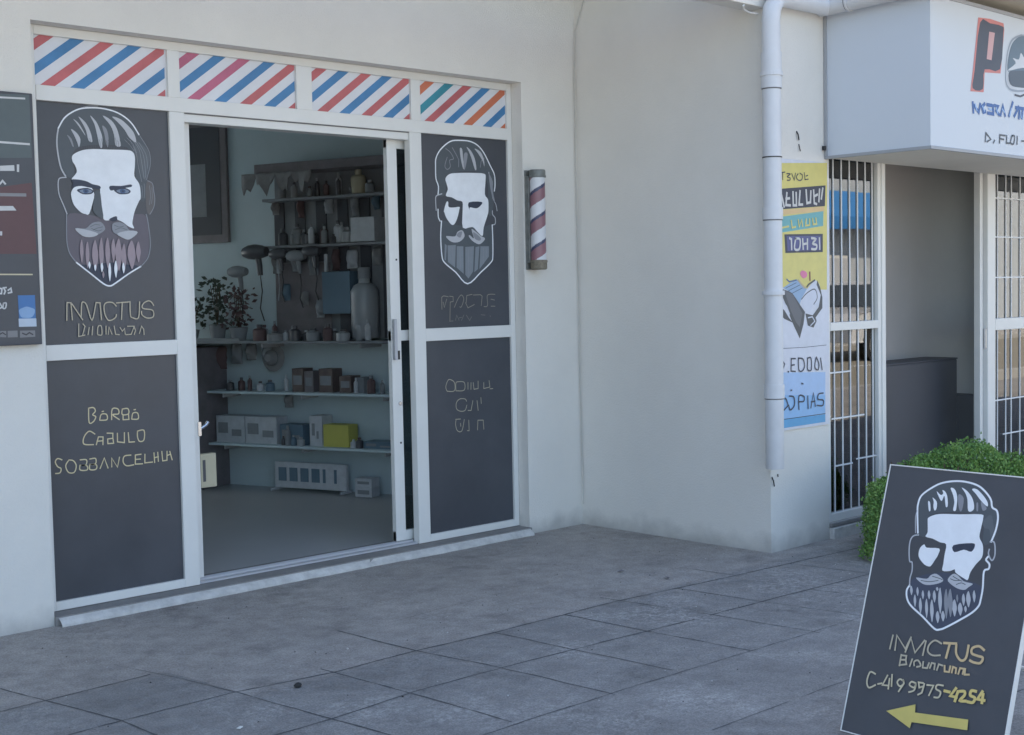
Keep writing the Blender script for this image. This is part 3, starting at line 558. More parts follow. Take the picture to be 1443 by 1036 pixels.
('L','m_line',.013,[(3.85,1.738),(3.893,1.733),(3.862,1.708),(3.901,1.699),(3.893,1.677),(3.85,1.677)]),
('L','m_line',.013,[(3.928,1.739),(3.931,1.677)]),
('L','ink',.008,[(3.559,1.066),(3.583,1.039),(3.558,1.0)]),
('L','ink',.008,[(3.614,.997),(3.621,.994)]),
('L','ink',.008,[(3.686,1.065),(3.647,1.067),(3.644,.998),(3.685,.993)]),
('L','ink',.008,[(3.646,1.03),(3.676,1.031)]),
('L','ink',.008,[(3.715,1.066),(3.719,1.0),(3.749,.992),(3.774,1.017),(3.76,1.058),(3.715,1.066)]),
('L','ink',.008,[(3.805,1.062),(3.804,.998),(3.84,.996),(3.837,1.06),(3.805,1.062)]),
('L','ink',.008,[(3.886,1.058),(3.875,1.006),(3.906,.99),(3.916,1.021),(3.891,1.064)]),
('L','ink',.008,[(3.932,1.056),(3.947,.99)]),
('L','ink',.008,[(3.743,.923),(3.758,.919)]),
('L','ink',.008,[(3.561,.863),(3.595,.844),(3.614,.808),(3.57,.783)]),
('L','ink',.008,[(3.624,.859),(3.668,.85),(3.672,.804),(3.633,.781),(3.618,.808)]),
('L','ink',.008,[(3.639,.89),(3.649,.891)]),
('L','ink',.008,[(3.716,.777),(3.717,.853),(3.767,.846),(3.762,.821),(3.72,.821)]),
('L','ink',.008,[(3.802,.847),(3.806,.776)]),
('L','ink',.008,[(3.832,.778),(3.858,.861),(3.877,.783)]),
('L','ink',.008,[(3.837,.812),(3.873,.813)]),
('L','ink',.008,[(3.955,.854),(3.909,.851),(3.904,.822),(3.955,.813),(3.949,.783),(3.893,.788)])],'sign': [
('Q','s_red',[(4.53,2.947),(4.666,2.956),(4.827,2.95),(4.836,2.913),(4.791,2.662),(4.604,2.65),(4.592,2.538),(4.441,2.531),(4.466,2.637)]),
('P','s_black',[(4.552,2.923),(4.666,2.931),(4.813,2.931),(4.824,2.894),(4.784,2.685),(4.604,2.667),(4.583,2.556),(4.466,2.55),(4.488,2.648)]),
('Q','s_pink',[(4.657,2.883),(4.723,2.884),(4.684,2.726),(4.627,2.727)]),
('L','s_outline',.012,[(5.04,2.906),(4.937,2.871),(4.878,2.797),(4.855,2.683),(4.864,2.607),(4.938,2.579),(5.088,2.592),(5.243,2.641),(5.321,2.729),(5.301,2.852),(5.183,2.91),(5.04,2.906)]),
('P','s_grey',[(5.05,2.903),(4.956,2.866),(4.9,2.8),(4.873,2.689),(4.938,2.691),(5.088,2.706),(5.242,2.721),(5.291,2.788),(5.281,2.858),(5.174,2.904)]),
('P','s_dark',[(4.891,2.678),(5.012,2.699),(5.282,2.72),(5.262,2.661),(5.165,2.616),(5.013,2.603),(4.91,2.611)]),
('P','s_line',[(4.873,2.685),(4.975,2.738),(4.938,2.765),(5.012,2.764),(5.04,2.806),(5.088,2.78),(5.203,2.788),(5.126,2.745),(5.155,2.704),(5.069,2.722)]),
('L','s_line',.01,[(4.879,2.668),(4.892,2.609),(4.975,2.591),(5.107,2.607),(5.243,2.659)]),
('L','s_black',.012,[(4.966,2.555),(5.032,2.552),(5.127,2.578),(5.243,2.605)]),
('L','s_blue',.02,[(4.466,2.471),(4.474,2.417)]),
('L','s_blue',.02,[(4.483,2.455),(4.535,2.422),(4.552,2.469)]),
('L','s_blue',.02,[(4.604,2.474),(4.569,2.454),(4.587,2.426),(4.613,2.432)]),
('L','s_blue',.02,[(4.631,2.472),(4.684,2.472)]),
('L','s_blue',.02,[(4.639,2.426),(4.693,2.425)]),
('L','s_blue',.02,[(4.701,2.473),(4.705,2.422)]),
('L','s_blue',.02,[(4.719,2.474),(4.764,2.474),(4.737,2.446),(4.773,2.426)]),
('L','s_blue',.02,[(4.791,2.424),(4.818,2.482),(4.846,2.426)]),
('L','s_blue',.02,[(4.892,2.428),(4.938,2.509)]),
('L','s_blue',.02,[(4.957,2.432),(5.013,2.489)]),
('L','s_blue',.02,[(4.975,2.482),(5.073,2.483)]),
('L','s_blue',.02,[(5.022,2.477),(5.013,2.423)]),
('L','s_blue',.02,[(5.06,2.466),(5.051,2.426)]),
('L','s_blue2',.012,[(4.492,2.465),(4.512,2.429)]),
('L','s_blue2',.012,[(4.578,2.459),(4.599,2.435)]),
('L','s_blue2',.012,[(4.648,2.452),(4.684,2.446)]),
('L','s_blue2',.012,[(4.737,2.463),(4.755,2.434)]),
('L','s_blue2',.012,[(4.809,2.46),(4.837,2.445)]),
('L','s_blue2',.012,[(4.919,2.473),(4.901,2.433)]),
('L','s_blue2',.012,[(5.032,2.469),(5.041,2.43)]),
('L','s_black2',.01,[(4.616,2.314),(4.609,2.263)]),
('L','s_black2',.01,[(4.622,2.31),(4.675,2.28),(4.63,2.264)]),
('L','s_black2',.01,[(4.719,2.278),(4.705,2.262)]),
('L','s_black2',.01,[(4.782,2.314),(4.777,2.266)]),
('L','s_black2',.01,[(4.788,2.312),(4.846,2.312)]),
('L','s_black2',.01,[(4.782,2.291),(4.828,2.289)]),
('L','s_black2',.01,[(4.864,2.313),(4.861,2.27),(4.901,2.272)]),
('L','s_black2',.01,[(4.929,2.317),(4.911,2.277),(4.948,2.271),(4.961,2.315),(4.929,2.317)]),
('L','s_black2',.01,[(4.994,2.317),(4.991,2.271)]),
('L','s_black2',.01,[(5.051,2.294),(5.089,2.295)])]}
ARTC = dict(hair=(.085,.10,.115), mauve=(.13,.115,.14), ink=(.035,.045,.075), mid=(.27,.28,.31), hgrey=(.115,.13,.145), brow=(.13,.12,.12), light=(.5,.51,.54), white=(.84,.86,.89), eyelit=(.2,.25,.33), iris=(.05,.10,.2), beard=(.34,.27,.30), beard2=(.22,.25,.28),
 taupe=(.52,.46,.34), taupe2=(.44,.40,.30), faint=(.31,.285,.235), faint2=(.20,.19,.175), gold=(.68,.59,.36), gold2=(.72,.56,.2), tan=(.66,.49,.27), cream=(.62,.55,.38), navy=(.06,.072,.11), navy2=(.09,.1,.25), arrow=(.66,.54,.16),
 m_grey=(.10,.125,.13), m_red=(.12,.06,.065), m_line=(.6,.6,.6), m_dim=(.25,.25,.26), m_blue=(.06,.18,.42), m_lblue=(.25,.4,.62), m_pale=(.5,.58,.68), m_icon=(.22,.22,.23), m_dark=(.04,.04,.05),
 y_yel=(.68,.6,.2), y_pale=(.66,.68,.75), y_sky=(.4,.56,.8), y_sky2=(.28,.5,.78), y_blue=(.12,.38,.65), y_orange=(.7,.5,.25), teal=(.15,.42,.45), d_dark=(.07,.08,.09), d_grey=(.13,.14,.16), d_blue=(.28,.42,.6), d_white=(.62,.65,.74), pink=(.7,.2,.36), maroon=(.2,.04,.06), d_blue2=(.08,.15,.3), y_tan=(.5,.4,.25),
 s_red=(.6,.2,.18), s_black=(.06,.065,.09), s_pink=(.6,.35,.35), s_outline=(.3,.34,.4), s_grey=(.12,.17,.22), s_dark=(.08,.1,.13), s_line=(.6,.62,.66), s_blue=(.04,.12,.34), s_blue2=(.3,.45,.7), s_black2=(.07,.08,.1))
for k, c in ARTC.items(): pmat('art_' + k, c, rough=.45, var=.06, vscale=14)
pmat('wall', (.775, .75, .70), rough=.85, var=.05, vscale=1.2, bump=.3, bscale=120, dirt=(.085, .6, (.34, .33, .315)))
pmat('wall_in', (.56, .66, .69), rough=.8, var=.06, vscale=2)
pmat('wall_grey', (.42, .40, .39), rough=.8, var=.05, vscale=2)
pmat('slab', (.78, .74, .66), rough=.85, var=.05, vscale=2)
pmat('alu', (.77, .765, .735), rough=.38, var=.03, vscale=5, spec=.5)
pmat('alu_grey', (.5, .5, .52), rough=.4, var=.04, vscale=5)
pmat('seam', (.18, .18, .19), rough=.7)
pmat('vinyl', (.070, .075, .088), rough=.34, var=.12, vscale=3, spec=.45)
pmat('black', (.02, .02, .022), rough=.5)
pmat('dark', (.075, .078, .09), rough=.55, var=.1)
pmat('chrome', (.6, .6, .62), rough=.25, metal=1)
pmat('st_white', (.72, .73, .76), rough=.4, var=.05, vscale=6)
pmat('st_red', (.52, .13, .14), rough=.4, var=.15, vscale=6)
pmat('st_pink', (.50, .13, .22), rough=.4, var=.15, vscale=6)
pmat('st_orange', (.58, .17, .09), rough=.4, var=.12, vscale=6)
pmat('st_blue', (.06, .22, .45), rough=.4, var=.15, vscale=6)
pmat('st_teal', (.04, .26, .34), rough=.4, var=.12, vscale=6)
pmat('concrete', (.27, .26, .25), rough=.9, var=.14, vscale=9, bump=.5, bscale=50)
pmat('edge_white', (.60, .585, .56), rough=.9, var=.2, vscale=14, bump=.6, bscale=45)
pmat('floor_in', (.42, .42, .42), rough=.35, var=.08, vscale=3)
pmat('pvc', (.68, .69, .71), rough=.45, var=.05, vscale=6, dirt=(.3, .3, (.4, .38, .35)))
pmat('sign_white', (.60, .64, .69), rough=.5, var=.02, vscale=1.3)
pmat('sign_trim', (.35, .36, .38), rough=.5)
pmat('cable', (.58, .56, .52), rough=.7)
pmat('brownwood', (.20, .18, .19), rough=.6, var=.2, vscale=8)
pmat('greywood', (.25, .265, .28), rough=.6, var=.15, vscale=8)
pmat('cloth', (.3, .3, .3), rough=.95, var=.15, vscale=20)
pmat('box_white', (.55, .57, .6), rough=.6, var=.1, vscale=20)
pmat('box_yellow', (.55, .52, .12), rough=.6, var=.1)
pmat('box_brown', (.16, .12, .11), rough=.6, var=.25, vscale=15)
pmat('bluegrey', (.13, .2, .26), rough=.5, var=.1)
pmat('bottle', (.36, .38, .4), rough=.35)
pmat('bottle_dark', (.09, .09, .10), rough=.3)
pmat('beige', (.5, .46, .33), rough=.6, var=.1)
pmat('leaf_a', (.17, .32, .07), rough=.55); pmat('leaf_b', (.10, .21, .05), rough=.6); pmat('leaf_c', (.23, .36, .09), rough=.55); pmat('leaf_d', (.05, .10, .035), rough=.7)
pmat('stem', (.12, .09, .06), rough=.9)
pmat('joint', (.10, .10, .10), rough=.95, var=.3, vscale=30)
pmat('asphalt', (.27, .25, .205), rough=.9, var=.2, vscale=20, bump=.3, bscale=150)
pmat('kerb', (.4, .39, .37), rough=.9, var=.1)
pmat('carpaint', (.72, .73, .75), rough=.2, coat=.5); pmat('carglass', (.10, .12, .14), rough=.05); pmat('tyre', (.02, .02, .02), rough=.85)
pmat('lampred', (.5, .03, .02), rough=.3); pmat('lampclear', (.7, .7, .7), rough=.15)
pmat('awning', (.04, .22, .55), rough=.7); pmat('stucco', (.50, .54, .58), rough=.9, var=.06); pmat('roof_tile', (.35, .16, .1), rough=.9, var=.2)
pmat('paper', (.7, .7, .68), rough=.8); pmat('stone', (.03, .03, .03), rough=.9); pmat('plant', (.07, .09, .07), rough=.7); pmat('plant2', (.14, .09, .09), rough=.7)
pmat('pole_mauve', (.30, .15, .18), rough=.35, var=.1); pmat('pole_navy', (.06, .07, .14), rough=.35); pmat('metal_old', (.22, .23, .22), rough=.5, var=.25, vscale=25, metal=.3); pmat('rusty', (.24, .21, .16), rough=.8, var=.35, vscale=40)
pmat('monitor', (.02, .021, .026), rough=.3); pmat('grille', (.78, .79, .80), rough=.5)
glass('window_glass', (.80, .85, .86), .05); glass('door_glass', (.45, .5, .52), .02)

m_ = bpy.data.materials.new('fill_diffuser'); m_.use_nodes = True; n_ = m_.node_tree; n_.nodes.clear(); tr_ = n_.nodes.new('ShaderNodeBsdfTranslucent'); tr_.inputs[0].default_value = (.72, .77, .82, 1); oo_ = n_.nodes.new('ShaderNodeOutputMaterial'); n_.links.new(tr_.outputs[0], oo_.inputs[0]); MATS['fill_diffuser'] = m_  # translucent material for the sheet added to light the shop from behind
# pavement material: cast slabs in front, trowelled apron by the wall, thin ragged joints
def pavement_mat():
    m = bpy.data.materials.new('pavement'); m.use_nodes = True; n = m.node_tree; L = n.links; N = n.nodes.new
    b = n.nodes['Principled BSDF']; tc = N('ShaderNodeTexCoord'); b.inputs['Specular IOR Level'].default_value = .3
    def math_(op, a, b_=None, c=None, clamp=False):
        q = N('ShaderNodeMath'); q.operation = op; q.use_clamp = clamp
        for i, x in enumerate((a, b_, c)):
            if x is None: continue
            if isinstance(x, (int, float)): q.inputs[i].default_value = x
            else: L.new(x, q.inputs[i])
        return q.outputs[0]
    def nz(scale, det=6, ro=.6, vec=None):
        q = N('ShaderNodeTexNoise'); q.inputs['Scale'].default_value = scale; q.inputs['Detail'].default_value = det; q.inputs['Roughness'].default_value = ro
        L.new(vec or tc.outputs['Object'], q.inputs['Vector']); return q
    def rng(x, a, b_, c=0, d=1):
        q = N('ShaderNodeMapRange'); q.inputs[1].default_value = a; q.inputs[2].default_value = b_; q.inputs[3].default_value = c; q.inputs[4].default_value = d; L.new(x, q.inputs[0]); return q.outputs[0]
    sp = N('ShaderNodeSeparateXYZ'); L.new(tc.outputs['Object'], sp.inputs[0])
    wob = nz(3.1, 5); ws = N('ShaderNodeSeparateColor'); L.new(wob.outputs['Color'], ws.inputs[0])
    X = math_('MULTIPLY_ADD', ws.outputs[0], .03, sp.outputs[0]); Y = math_('MULTIPLY_ADD', ws.outputs[1], .03, sp.outputs[1])
    gx = math_('DIVIDE', math_('SUBTRACT', X, .03), .43); gy = math_('DIVIDE', math_('ADD', Y, 1.035), .5)
    def dist(g, size):  # metres to the nearest joint
        fr = math_('FRACT', g); return math_('MULTIPLY', math_('MINIMUM', fr, math_('SUBTRACT', 1, fr)), size)
    dx = dist(gx, .43); dy = dist(gy, .5)
    brk = nz(1.9, 3)
    fx = rng(brk.outputs['Fac'], .36, .5, .25, 1)
    edge = rng(X, .0, .06, -1.05, -1.55); slab = rng(math_('SUBTRACT', Y, edge), .03, -.03)                          # 1 where the slabs are
    stub = rng(math_('ADD', Y, math_('MULTIPLY', brk.outputs['Fac'], -.5)), -.98, -1.03)
    wd = nz(14, 4); wj = rng(wd.outputs['Fac'], .3, .7, .003, .008)
    pass
    joint = None
    cell = N('ShaderNodeCombineXYZ'); L.new(math_('FLOOR', gx), cell.inputs[0]); L.new(math_('FLOOR', gy), cell.inputs[1])
    wn = N('ShaderNodeTexWhiteNoise'); wn.noise_dimensions = '2D'; L.new(cell.outputs[0], wn.inputs['Vector'])
    a = nz(1.1, 8, .62); c2 = nz(9, 9, .7); gr = nz(140, 4, .7)
    v = math_('MULTIPLY_ADD', rng(a.outputs['Fac'], .25, .75), .30, .80)
    v = math_('MULTIPLY', v, math_('MULTIPLY_ADD', rng(c2.outputs['Fac'], .3, .7), .40, .80))
    v = math_('MULTIPLY', v, math_('MULTIPLY_ADD', rng(gr.outputs['Fac'], .35, .65), .50, .75))
    sl = math_('MULTIPLY', math_('SUBTRACT', wn.outputs['Value'], .5), slab)
    v = math_('MULTIPLY', v, math_('MULTIPLY_ADD', sl, .10, 1))
    pn = nz(1.9, 5, .6); pf = nz(34, 6, .75); pt = math_('MULTIPLY', math_('MULTIPLY', rng(pn.outputs['Fac'], .48, .62), rng(pf.outputs['Fac'], .44, .62)), slab); v = math_('MULTIPLY', v, math_('MULTIPLY_ADD', pt, .5, .97))
    st = nz(2.6, 7, .7); stain = rng(st.outputs['Fac'], .54, .70, 1, .68); v = math_('MULTIPLY', v, stain)
    mix = N('ShaderNodeMix'); mix.data_type = 'RGBA'; mix.inputs[6].default_value = (.40, .372, .345, 1); mix.inputs[7].default_value = (.315, .303, .29, 1)
    L.new(slab, mix.inputs[0])
    sc = N('ShaderNodeVectorMath'); sc.operation = 'SCALE'; L.new(mix.outputs[2], sc.inputs[0]); L.new(v, sc.inputs['Scale'])
    L.new(sc.outputs[0], b.inputs['Base Color']); L.new(rng(c2.outputs['Fac'], .3, .7, .78, .95), b.inputs['Roughness'])
    h = math_('ADD', math_('MULTIPLY', gr.outputs['Fac'], .25), math_('MULTIPLY', c2.outputs['Fac'], math_('MULTIPLY_ADD', slab, .8, .4)))
    bp = N('ShaderNodeBump'); bp.inputs['Strength'].default_value = .9; bp.inputs['Distance'].default_value = .014; L.new(h, bp.inputs['Height']); L.new(bp.outputs[0], b.inputs['Normal'])
    MATS['pavement'] = m
pavement_mat()

# ------------------------------------------------------------ ground, road
mb = MB(); nx, ny = 90, 48
def gz(x, y): return -.002 + .003*noise.noise(Vector((x*1.3, y*1.3, 0))) * min(1, max(0, (-y-.1)/.6))
X0, X1, Y0, Y1 = -8, 16, -7.6, 0
vs = [(X0+(X1-X0)*i/nx, Y0+(Y1-Y0)*j/ny, gz(X0+(X1-X0)*i/nx, Y0+(Y1-Y0)*j/ny)) for j in range(ny+1) for i in range(nx+1)]
mb.add(vs, [(j*(nx+1)+i, j*(nx+1)+i+1, (j+1)*(nx+1)+i+1, (j+1)*(nx+1)+i) for j in range(ny) for i in range(nx)], 'pavement')
JR = random.Random(4)
def joint(P, w=.0055, fade=.0):
    w *= 1.55
    L_ = [Vector((a, b)) for a, b in P]; pts = []
    for p, q in zip(L_[:-1], L_[1:]):
        k = max(2, int((q-p).length/.025)); pts += [p.lerp(q, i/k) for i in range(k)]
    pts.append(L_[-1]); n_ = len(pts); vs = []; fs = []
    for i, p in enumerate(pts):
        d = (pts[min(n_-1, i+1)] - pts[max(0, i-1)]).normalized(); nn = Vector((-d.y, d.x)); t = i/(n_-1)
        c = p + nn*(.006*noise.noise(Vector((p.x*5, p.y*5, 3))) + .002*noise.noise(Vector((p.x*31, p.y*31, 7))))
        ww = w*(.75 + .9*noise.noise(Vector((p.x*16, p.y*16, 1)))) * max(.12, 1-fade*t); ww = max(.0012, ww)
        vs += [(c.x+nn.x*ww/2, c.y+nn.y*ww/2, gz(c.x, c.y)+.0011), (c.x-nn.x*ww/2, c.y-nn.y*ww/2, gz(c.x, c.y)+.0011)]
    for i in range(n_-1):
        if noise.noise(Vector((pts[i].x*3.1, pts[i].y*3.1, 11))) < .52 - fade*.25*i/n_: fs.append((2*i+1, 2*i+3, 2*i+2, 2*i))
    mb.add(vs, fs, 'joint')
joint([(-1.6,-1.10),(-.49,-1.066),(-.08,-1.043)]); joint([(-1.6,-1.52),(-.41,-1.50),(.02,-1.492)]); joint([(.02,-1.492),(.44,-1.546),(.85,-1.55),(1.28,-1.57),(2.07,-1.573),(2.89,-1.646),(3.42,-1.682),(4.3,-1.74)], .0065)
joint([(-1.2,-2.02),(.1,-2.02),(.5,-1.98),(.93,-1.99),(1.35,-2.02),(1.73,-2.04),(2.157,-2.064),(3.2,-2.12),(4.2,-2.17)], .006)
joint([(-.2,-2.52),(1.0,-2.53),(2.2,-2.57),(3.6,-2.63)], .0045, .6); joint([(.3,-3.04),(1.6,-3.06),(3.0,-3.1)], .004, .5); joint([(0,-3.55),(3.2,-3.6)], .004)
joint([(-.57,-.786),(-.434,-1.496),(-.40,-2.1)]); joint([(.13,-2.31),(.09,-2.0),(.03,-1.5),(-.04,-1.1),(-.123,-.757)], .006, .7); joint([(.13,-2.31),(.2,-3.2)], .004)
joint([(.43,-1.47),(.44,-1.546),(.47,-2.0),(.5,-2.5)]); joint([(.819,-1.04),(.85,-1.55),(.921,-1.965),(.97,-2.55)], .006); joint([(1.27,-1.56),(1.30,-2.0),(1.35,-2.5)], .005)
joint([(1.70,-1.57),(1.731,-2.03),(1.78,-2.55)], .006); joint([(2.03,-1.3),(2.07,-1.57),(2.15,-2.06),(2.2,-2.6)], .005, .4); joint([(2.84,-1.30),(2.88,-1.64)], .005); joint([(2.45,-1.60),(2.5,-2.08),(2.58,-2.6)], .0045, .5); joint([(2.86,-2.1),(2.95,-2.6)], .004); joint([(3.3,-1.68),(3.36,-2.12),(3.42,-2.6)], .004)
joint([(1.06,-1.09),(1.5,-1.05),(2.2,-1.02)], .0022, .8); joint([(2.3,-.55),(2.45,-.75),(2.42,-.95)], .0016)
struct(mb.build('pavement', smooth=True))
struct(MB().box(-60, 70, -7.75, -7.6, -.2, .0, 'kerb').build('kerb', bevel=.01))
mb = MB(); mb.add([(-120,-15,-.13),(150,-15,-.13),(150,-7.75,-.13),(-120,-7.75,-.13)], [(0,1,2,3)], 'asphalt')
struct(mb.build('road'))
mb = MB(); mb.add([(-150,-150,-.16),(200,-150,-.16),(200,200,-.16),(-150,200,-.16)], [(0,1,2,3)], 'concrete'); struct(mb.build('ground'))
mb = MB()
for i in range(-10, 20): mb.box(i*4, i*4+2, -11.45, -11.33, -.128, -.124, 'st_white')
struct(mb.build('road_marking'))
struct(MB().box(-60, 70, -17, -15, -.15, .0, 'kerb').build('far_pavement', bevel=.01))

# ------------------------------------------------------------ the shop building
B = thing('shop_building', 'pale painted shop building with barbershop front, projecting side wall and barred windows', 'building')
YC = -1.4406; XC = 3.463
mb = MB()
mb.box(-8, 0, 0, .15, -.15, 4.47, 'wall').box(0, 2.997, 0, .15, 2.717, 4.47, 'wall').box(2.997, XC+.1, 0, .15, -.15, 4.47, 'wall')
mb.build('front_wall', B)
MB().box(XC, XC+.1, YC+.12, 0, -.15, 4.47, 'wall').build('side_wall', B)
mb = MB()
mb.box(XC, 4.03, YC, YC+.12, -.15, 4.6, 'wall')                       # pier with the poster
mb.box(4.03, 14, YC, YC+.12, 2.26, 4.6, 'wall')
mb.box(4.03, 4.62, YC, YC+.12, -.15, .085, 'wall')
mb.box(6.0, 14, YC, YC+.12, -.15, .085, 'wall')
mb.box(6.95, 14, YC, YC+.12, .085, 2.26, 'wall')
mb.build('street_wall', B)
MB().box(-8, XC, YC, YC+.12, 2.972, 3.2, 'wall').build('porch_beam', B, bevel=.004)
MB().box(-8, XC, YC+.13, -.002, 3.75, 3.85, 'slab').box(-8, XC, YC, -.0, 4.48, 4.598, 'slab').build('porch_ceiling', B)
MB().box(-8.1, 14.1, YC-.02, 5.4, 4.6, 4.72, 'slab').box(-8, 14, 5.25, 5.35, 3.0, 4.6, 'wall').box(-8, .0, 5.25, 5.35, 0, 3.0, 'wall').box(2.1, 14, 5.25, 5.35, 0, 3.0, 'wall').box(-8.1, -8, YC+.12, 5.25, 0, 4.6, 'wall').box(14, 14.1, YC, 5.25, 0, 4.6, 'wall').build('roof', B)  # gap in the back wall is added so sunlight reaches the translucent sheet
MB().box(4.0, 14, -2.5, YC, 3.10, 3.26, 'slab').build('roof_overhang', B, bevel=.006)
# threshold: cement bed with a chipped pale nosing
mb = MB(); mb.box(-.0, 3.0, -.018, .3, -.1, .040, 'concrete'); mb.build('threshold', B)
mb = MB(); random.seed(3); n = 120; vs = []
for i in range(n+1):
    x = .012 + 2.975*i/n; chip = max(0, noise.noise(Vector((x*7, 3, 0))))*.03*(1 if x > 1.2 else .25); c2 = noise.noise(Vector((x*22, 8, 0)))*.004
    yf = -.052 - .010*noise.noise(Vector((x*2, 0, 5))) + chip*.6
    vs += [(x, yf, -.05), (x, yf+c2, .008-chip*.4), (x, yf+.014+chip+c2, .022-chip*.3), (x, -.018, .034)]
mb.add(vs, [(4*i+k, 4*(i+1)+k, 4*(i+1)+k+1, 4*i+k+1) for i in range(n) for k in range(3)], 'edge_white'); mb.build('door_step', B)
# window ledge and plinth under the barred window
mb = MB(); mb.box(4.03, 4.62, YC-.035, YC, -.05, .062, 'edge_white').box(4.03, 4.62, YC-.02, YC, .066, .088, 'concrete'); mb.build('window_ledge', B, bevel=.004)
# interior of the barbershop
ff = MB().box(-.6, 4.3, .3, 5.2, -.06, .04-.003, 'floor_in').build('shop_floor', B)
W0 = Vector((3.30, 1.71, 0)); WA = Vector((.32, -.947, 0)).normalized(); WN = Vector((-.9474, -.3201, 0)); WR = math.atan2(WA.y, WA.x)
def wbox(mb, a0, a1, d0, d1, z0, z1, m):   # box on the shelf wall: a to the right, d out of the wall
    c = [W0 + WA*a + WN*d for a, d in ((a0, d1), (a1, d1), (a1, d0), (a0, d0))]
    return mb.add([(p.x, p.y, z) for z in (z0, z1) for p in c], [(0,3,2,1),(4,5,6,7),(0,1,5,4),(1,2,6,5),(2,3,7,6),(3,0,4,7)], m)
mb = MB(); wbox(mb, -3.6, 1.66, -.1, -.0, -.05, 2.95, 'wall_in'); mb.box(-.7, .2, 5.0, 5.1, -.05, 2.95, 'wall_in').box(1.9, 2.6, 5.0, 5.1, -.05, 2.95, 'wall_in').box(.2, 1.9, 5.0, 5.1, -.05, 1.0, 'wall_in').box(.2, 1.9, 5.0, 5.1, 2.3, 2.95, 'wall_in'); mb.box(-.7, -.6, .15, 5.1, -.05, 2.95, 'wall_in'); mb.box(-.6, 0, .15, .25, 0, 2.95, 'wall_in'); mb.build('shop_wall', B)  # rear wall opening is added to let fill light into the shop
MB().box(-.7, 4.4, .15, 5.1, 2.95, 3.05, 'wall_in').build('shop_ceiling', B)
MB().box(.2, 1.9, 5.03, 5.034, 1.0, 2.3, 'fill_diffuser').build('fill_light_sheet', B)  # added, unseen translucent sheet that passes sunlight in to brighten the shop
# interior of the neighbouring shop
MB().box(XC+.1, 14, YC+.12, 3.2, -.06, .03, 'floor_in').build('shop_floor', B)
mb = MB(); mb.box(4.66, 8.0, -.86, -.76, .03, 2.6, 'wall_grey').box(8.0, 8.1, YC+.12, .3, .03, 2.6, 'wall_grey').box(3.57, 4.66, .4, .5, .03, 2.6, 'wall_grey').box(XC+.1, 8.1, YC+.12, .5, 2.6, 2.7, 'wall_grey')
mb.build('partition_wall', B)
# ---- shopfront frame of the barbershop
mb = MB(); F0, F1 = .085, .135
xs = [.0, .05, .713, .777, 1.456, 1.554, 2.223, 2.290, 2.958, 2.995]
z1, z2, z3, z4, z5, z6, z7 = .085, 1.198, 1.27, 2.379, 2.448, 2.674, 2.716
mb.box(0, .05, F0, F1, .043, z7, 'alu'); mb.box(2.958, 2.995, F0, F1, .043, z7, 'alu')
mb.box(.05, 2.958, F0, F1, z6, z7, 'alu'); mb.box(.05, 2.958, F0-.003, F1, z4, z5, 'alu')
mb.box(.713, .795, F0, F1, .043, z4, 'alu'); mb.box(.713, .777, F0, F1, z5, z6, 'alu')
mb.box(1.456, 1.554, F0, F1, z5, z6, 'alu')
mb.box(2.205, 2.290, F0, F1, .043, z4, 'alu'); mb.box(2.223, 2.290, F0, F1, z5, z6, 'alu')
for a, b in ((.05, .713), (2.290, 2.958)): mb.box(a, b, F0, F1, .043, z1, 'alu').box(a, b, F0, F1, z2, z3, 'alu')
mb.box(.795, 2.205, F0+.012, F1+.05, 2.335, z4, 'alu'); mb.box(.795, 2.205, F0+.004, F0+.012, 2.374, z4, 'seam')
mb.build('shopfront_frame', B, bevel=.0035)
MB().box(.795, 2.205, .10, .22, .042, .052, 'alu_grey').box(.795, 2.205, .14, .146, .052, .062, 'alu_grey').box(.795, 2.205, .17, .176, .052, .062, 'alu_grey').build('door_track', B)
def Tf(y): return lambda a, b, off: (a, y-off, b)
for key, x0, x1, za, zb, lab in (('left_up', .05, .713, z3, z4, 'dark panel left of the door with a bearded face and INVICTUS'), ('left_low', .05, .713, z1, z2, 'dark panel left of the door with three lines of gold lettering'), ('right_up', 2.29, 2.958, z3, z4, 'dark panel right of the door with a paler bearded face'), ('right_low', 2.29, 2.958, z1, z2, 'dark panel right of the door with three faint short words')):
    mb = MB(); mb.box(x0-.01, x1+.01, .101, .107, za-.01, zb+.01, 'vinyl'); art(mb, key, Tf(.101)); o = mb.build('printed_panel', B); o['label'] = lab
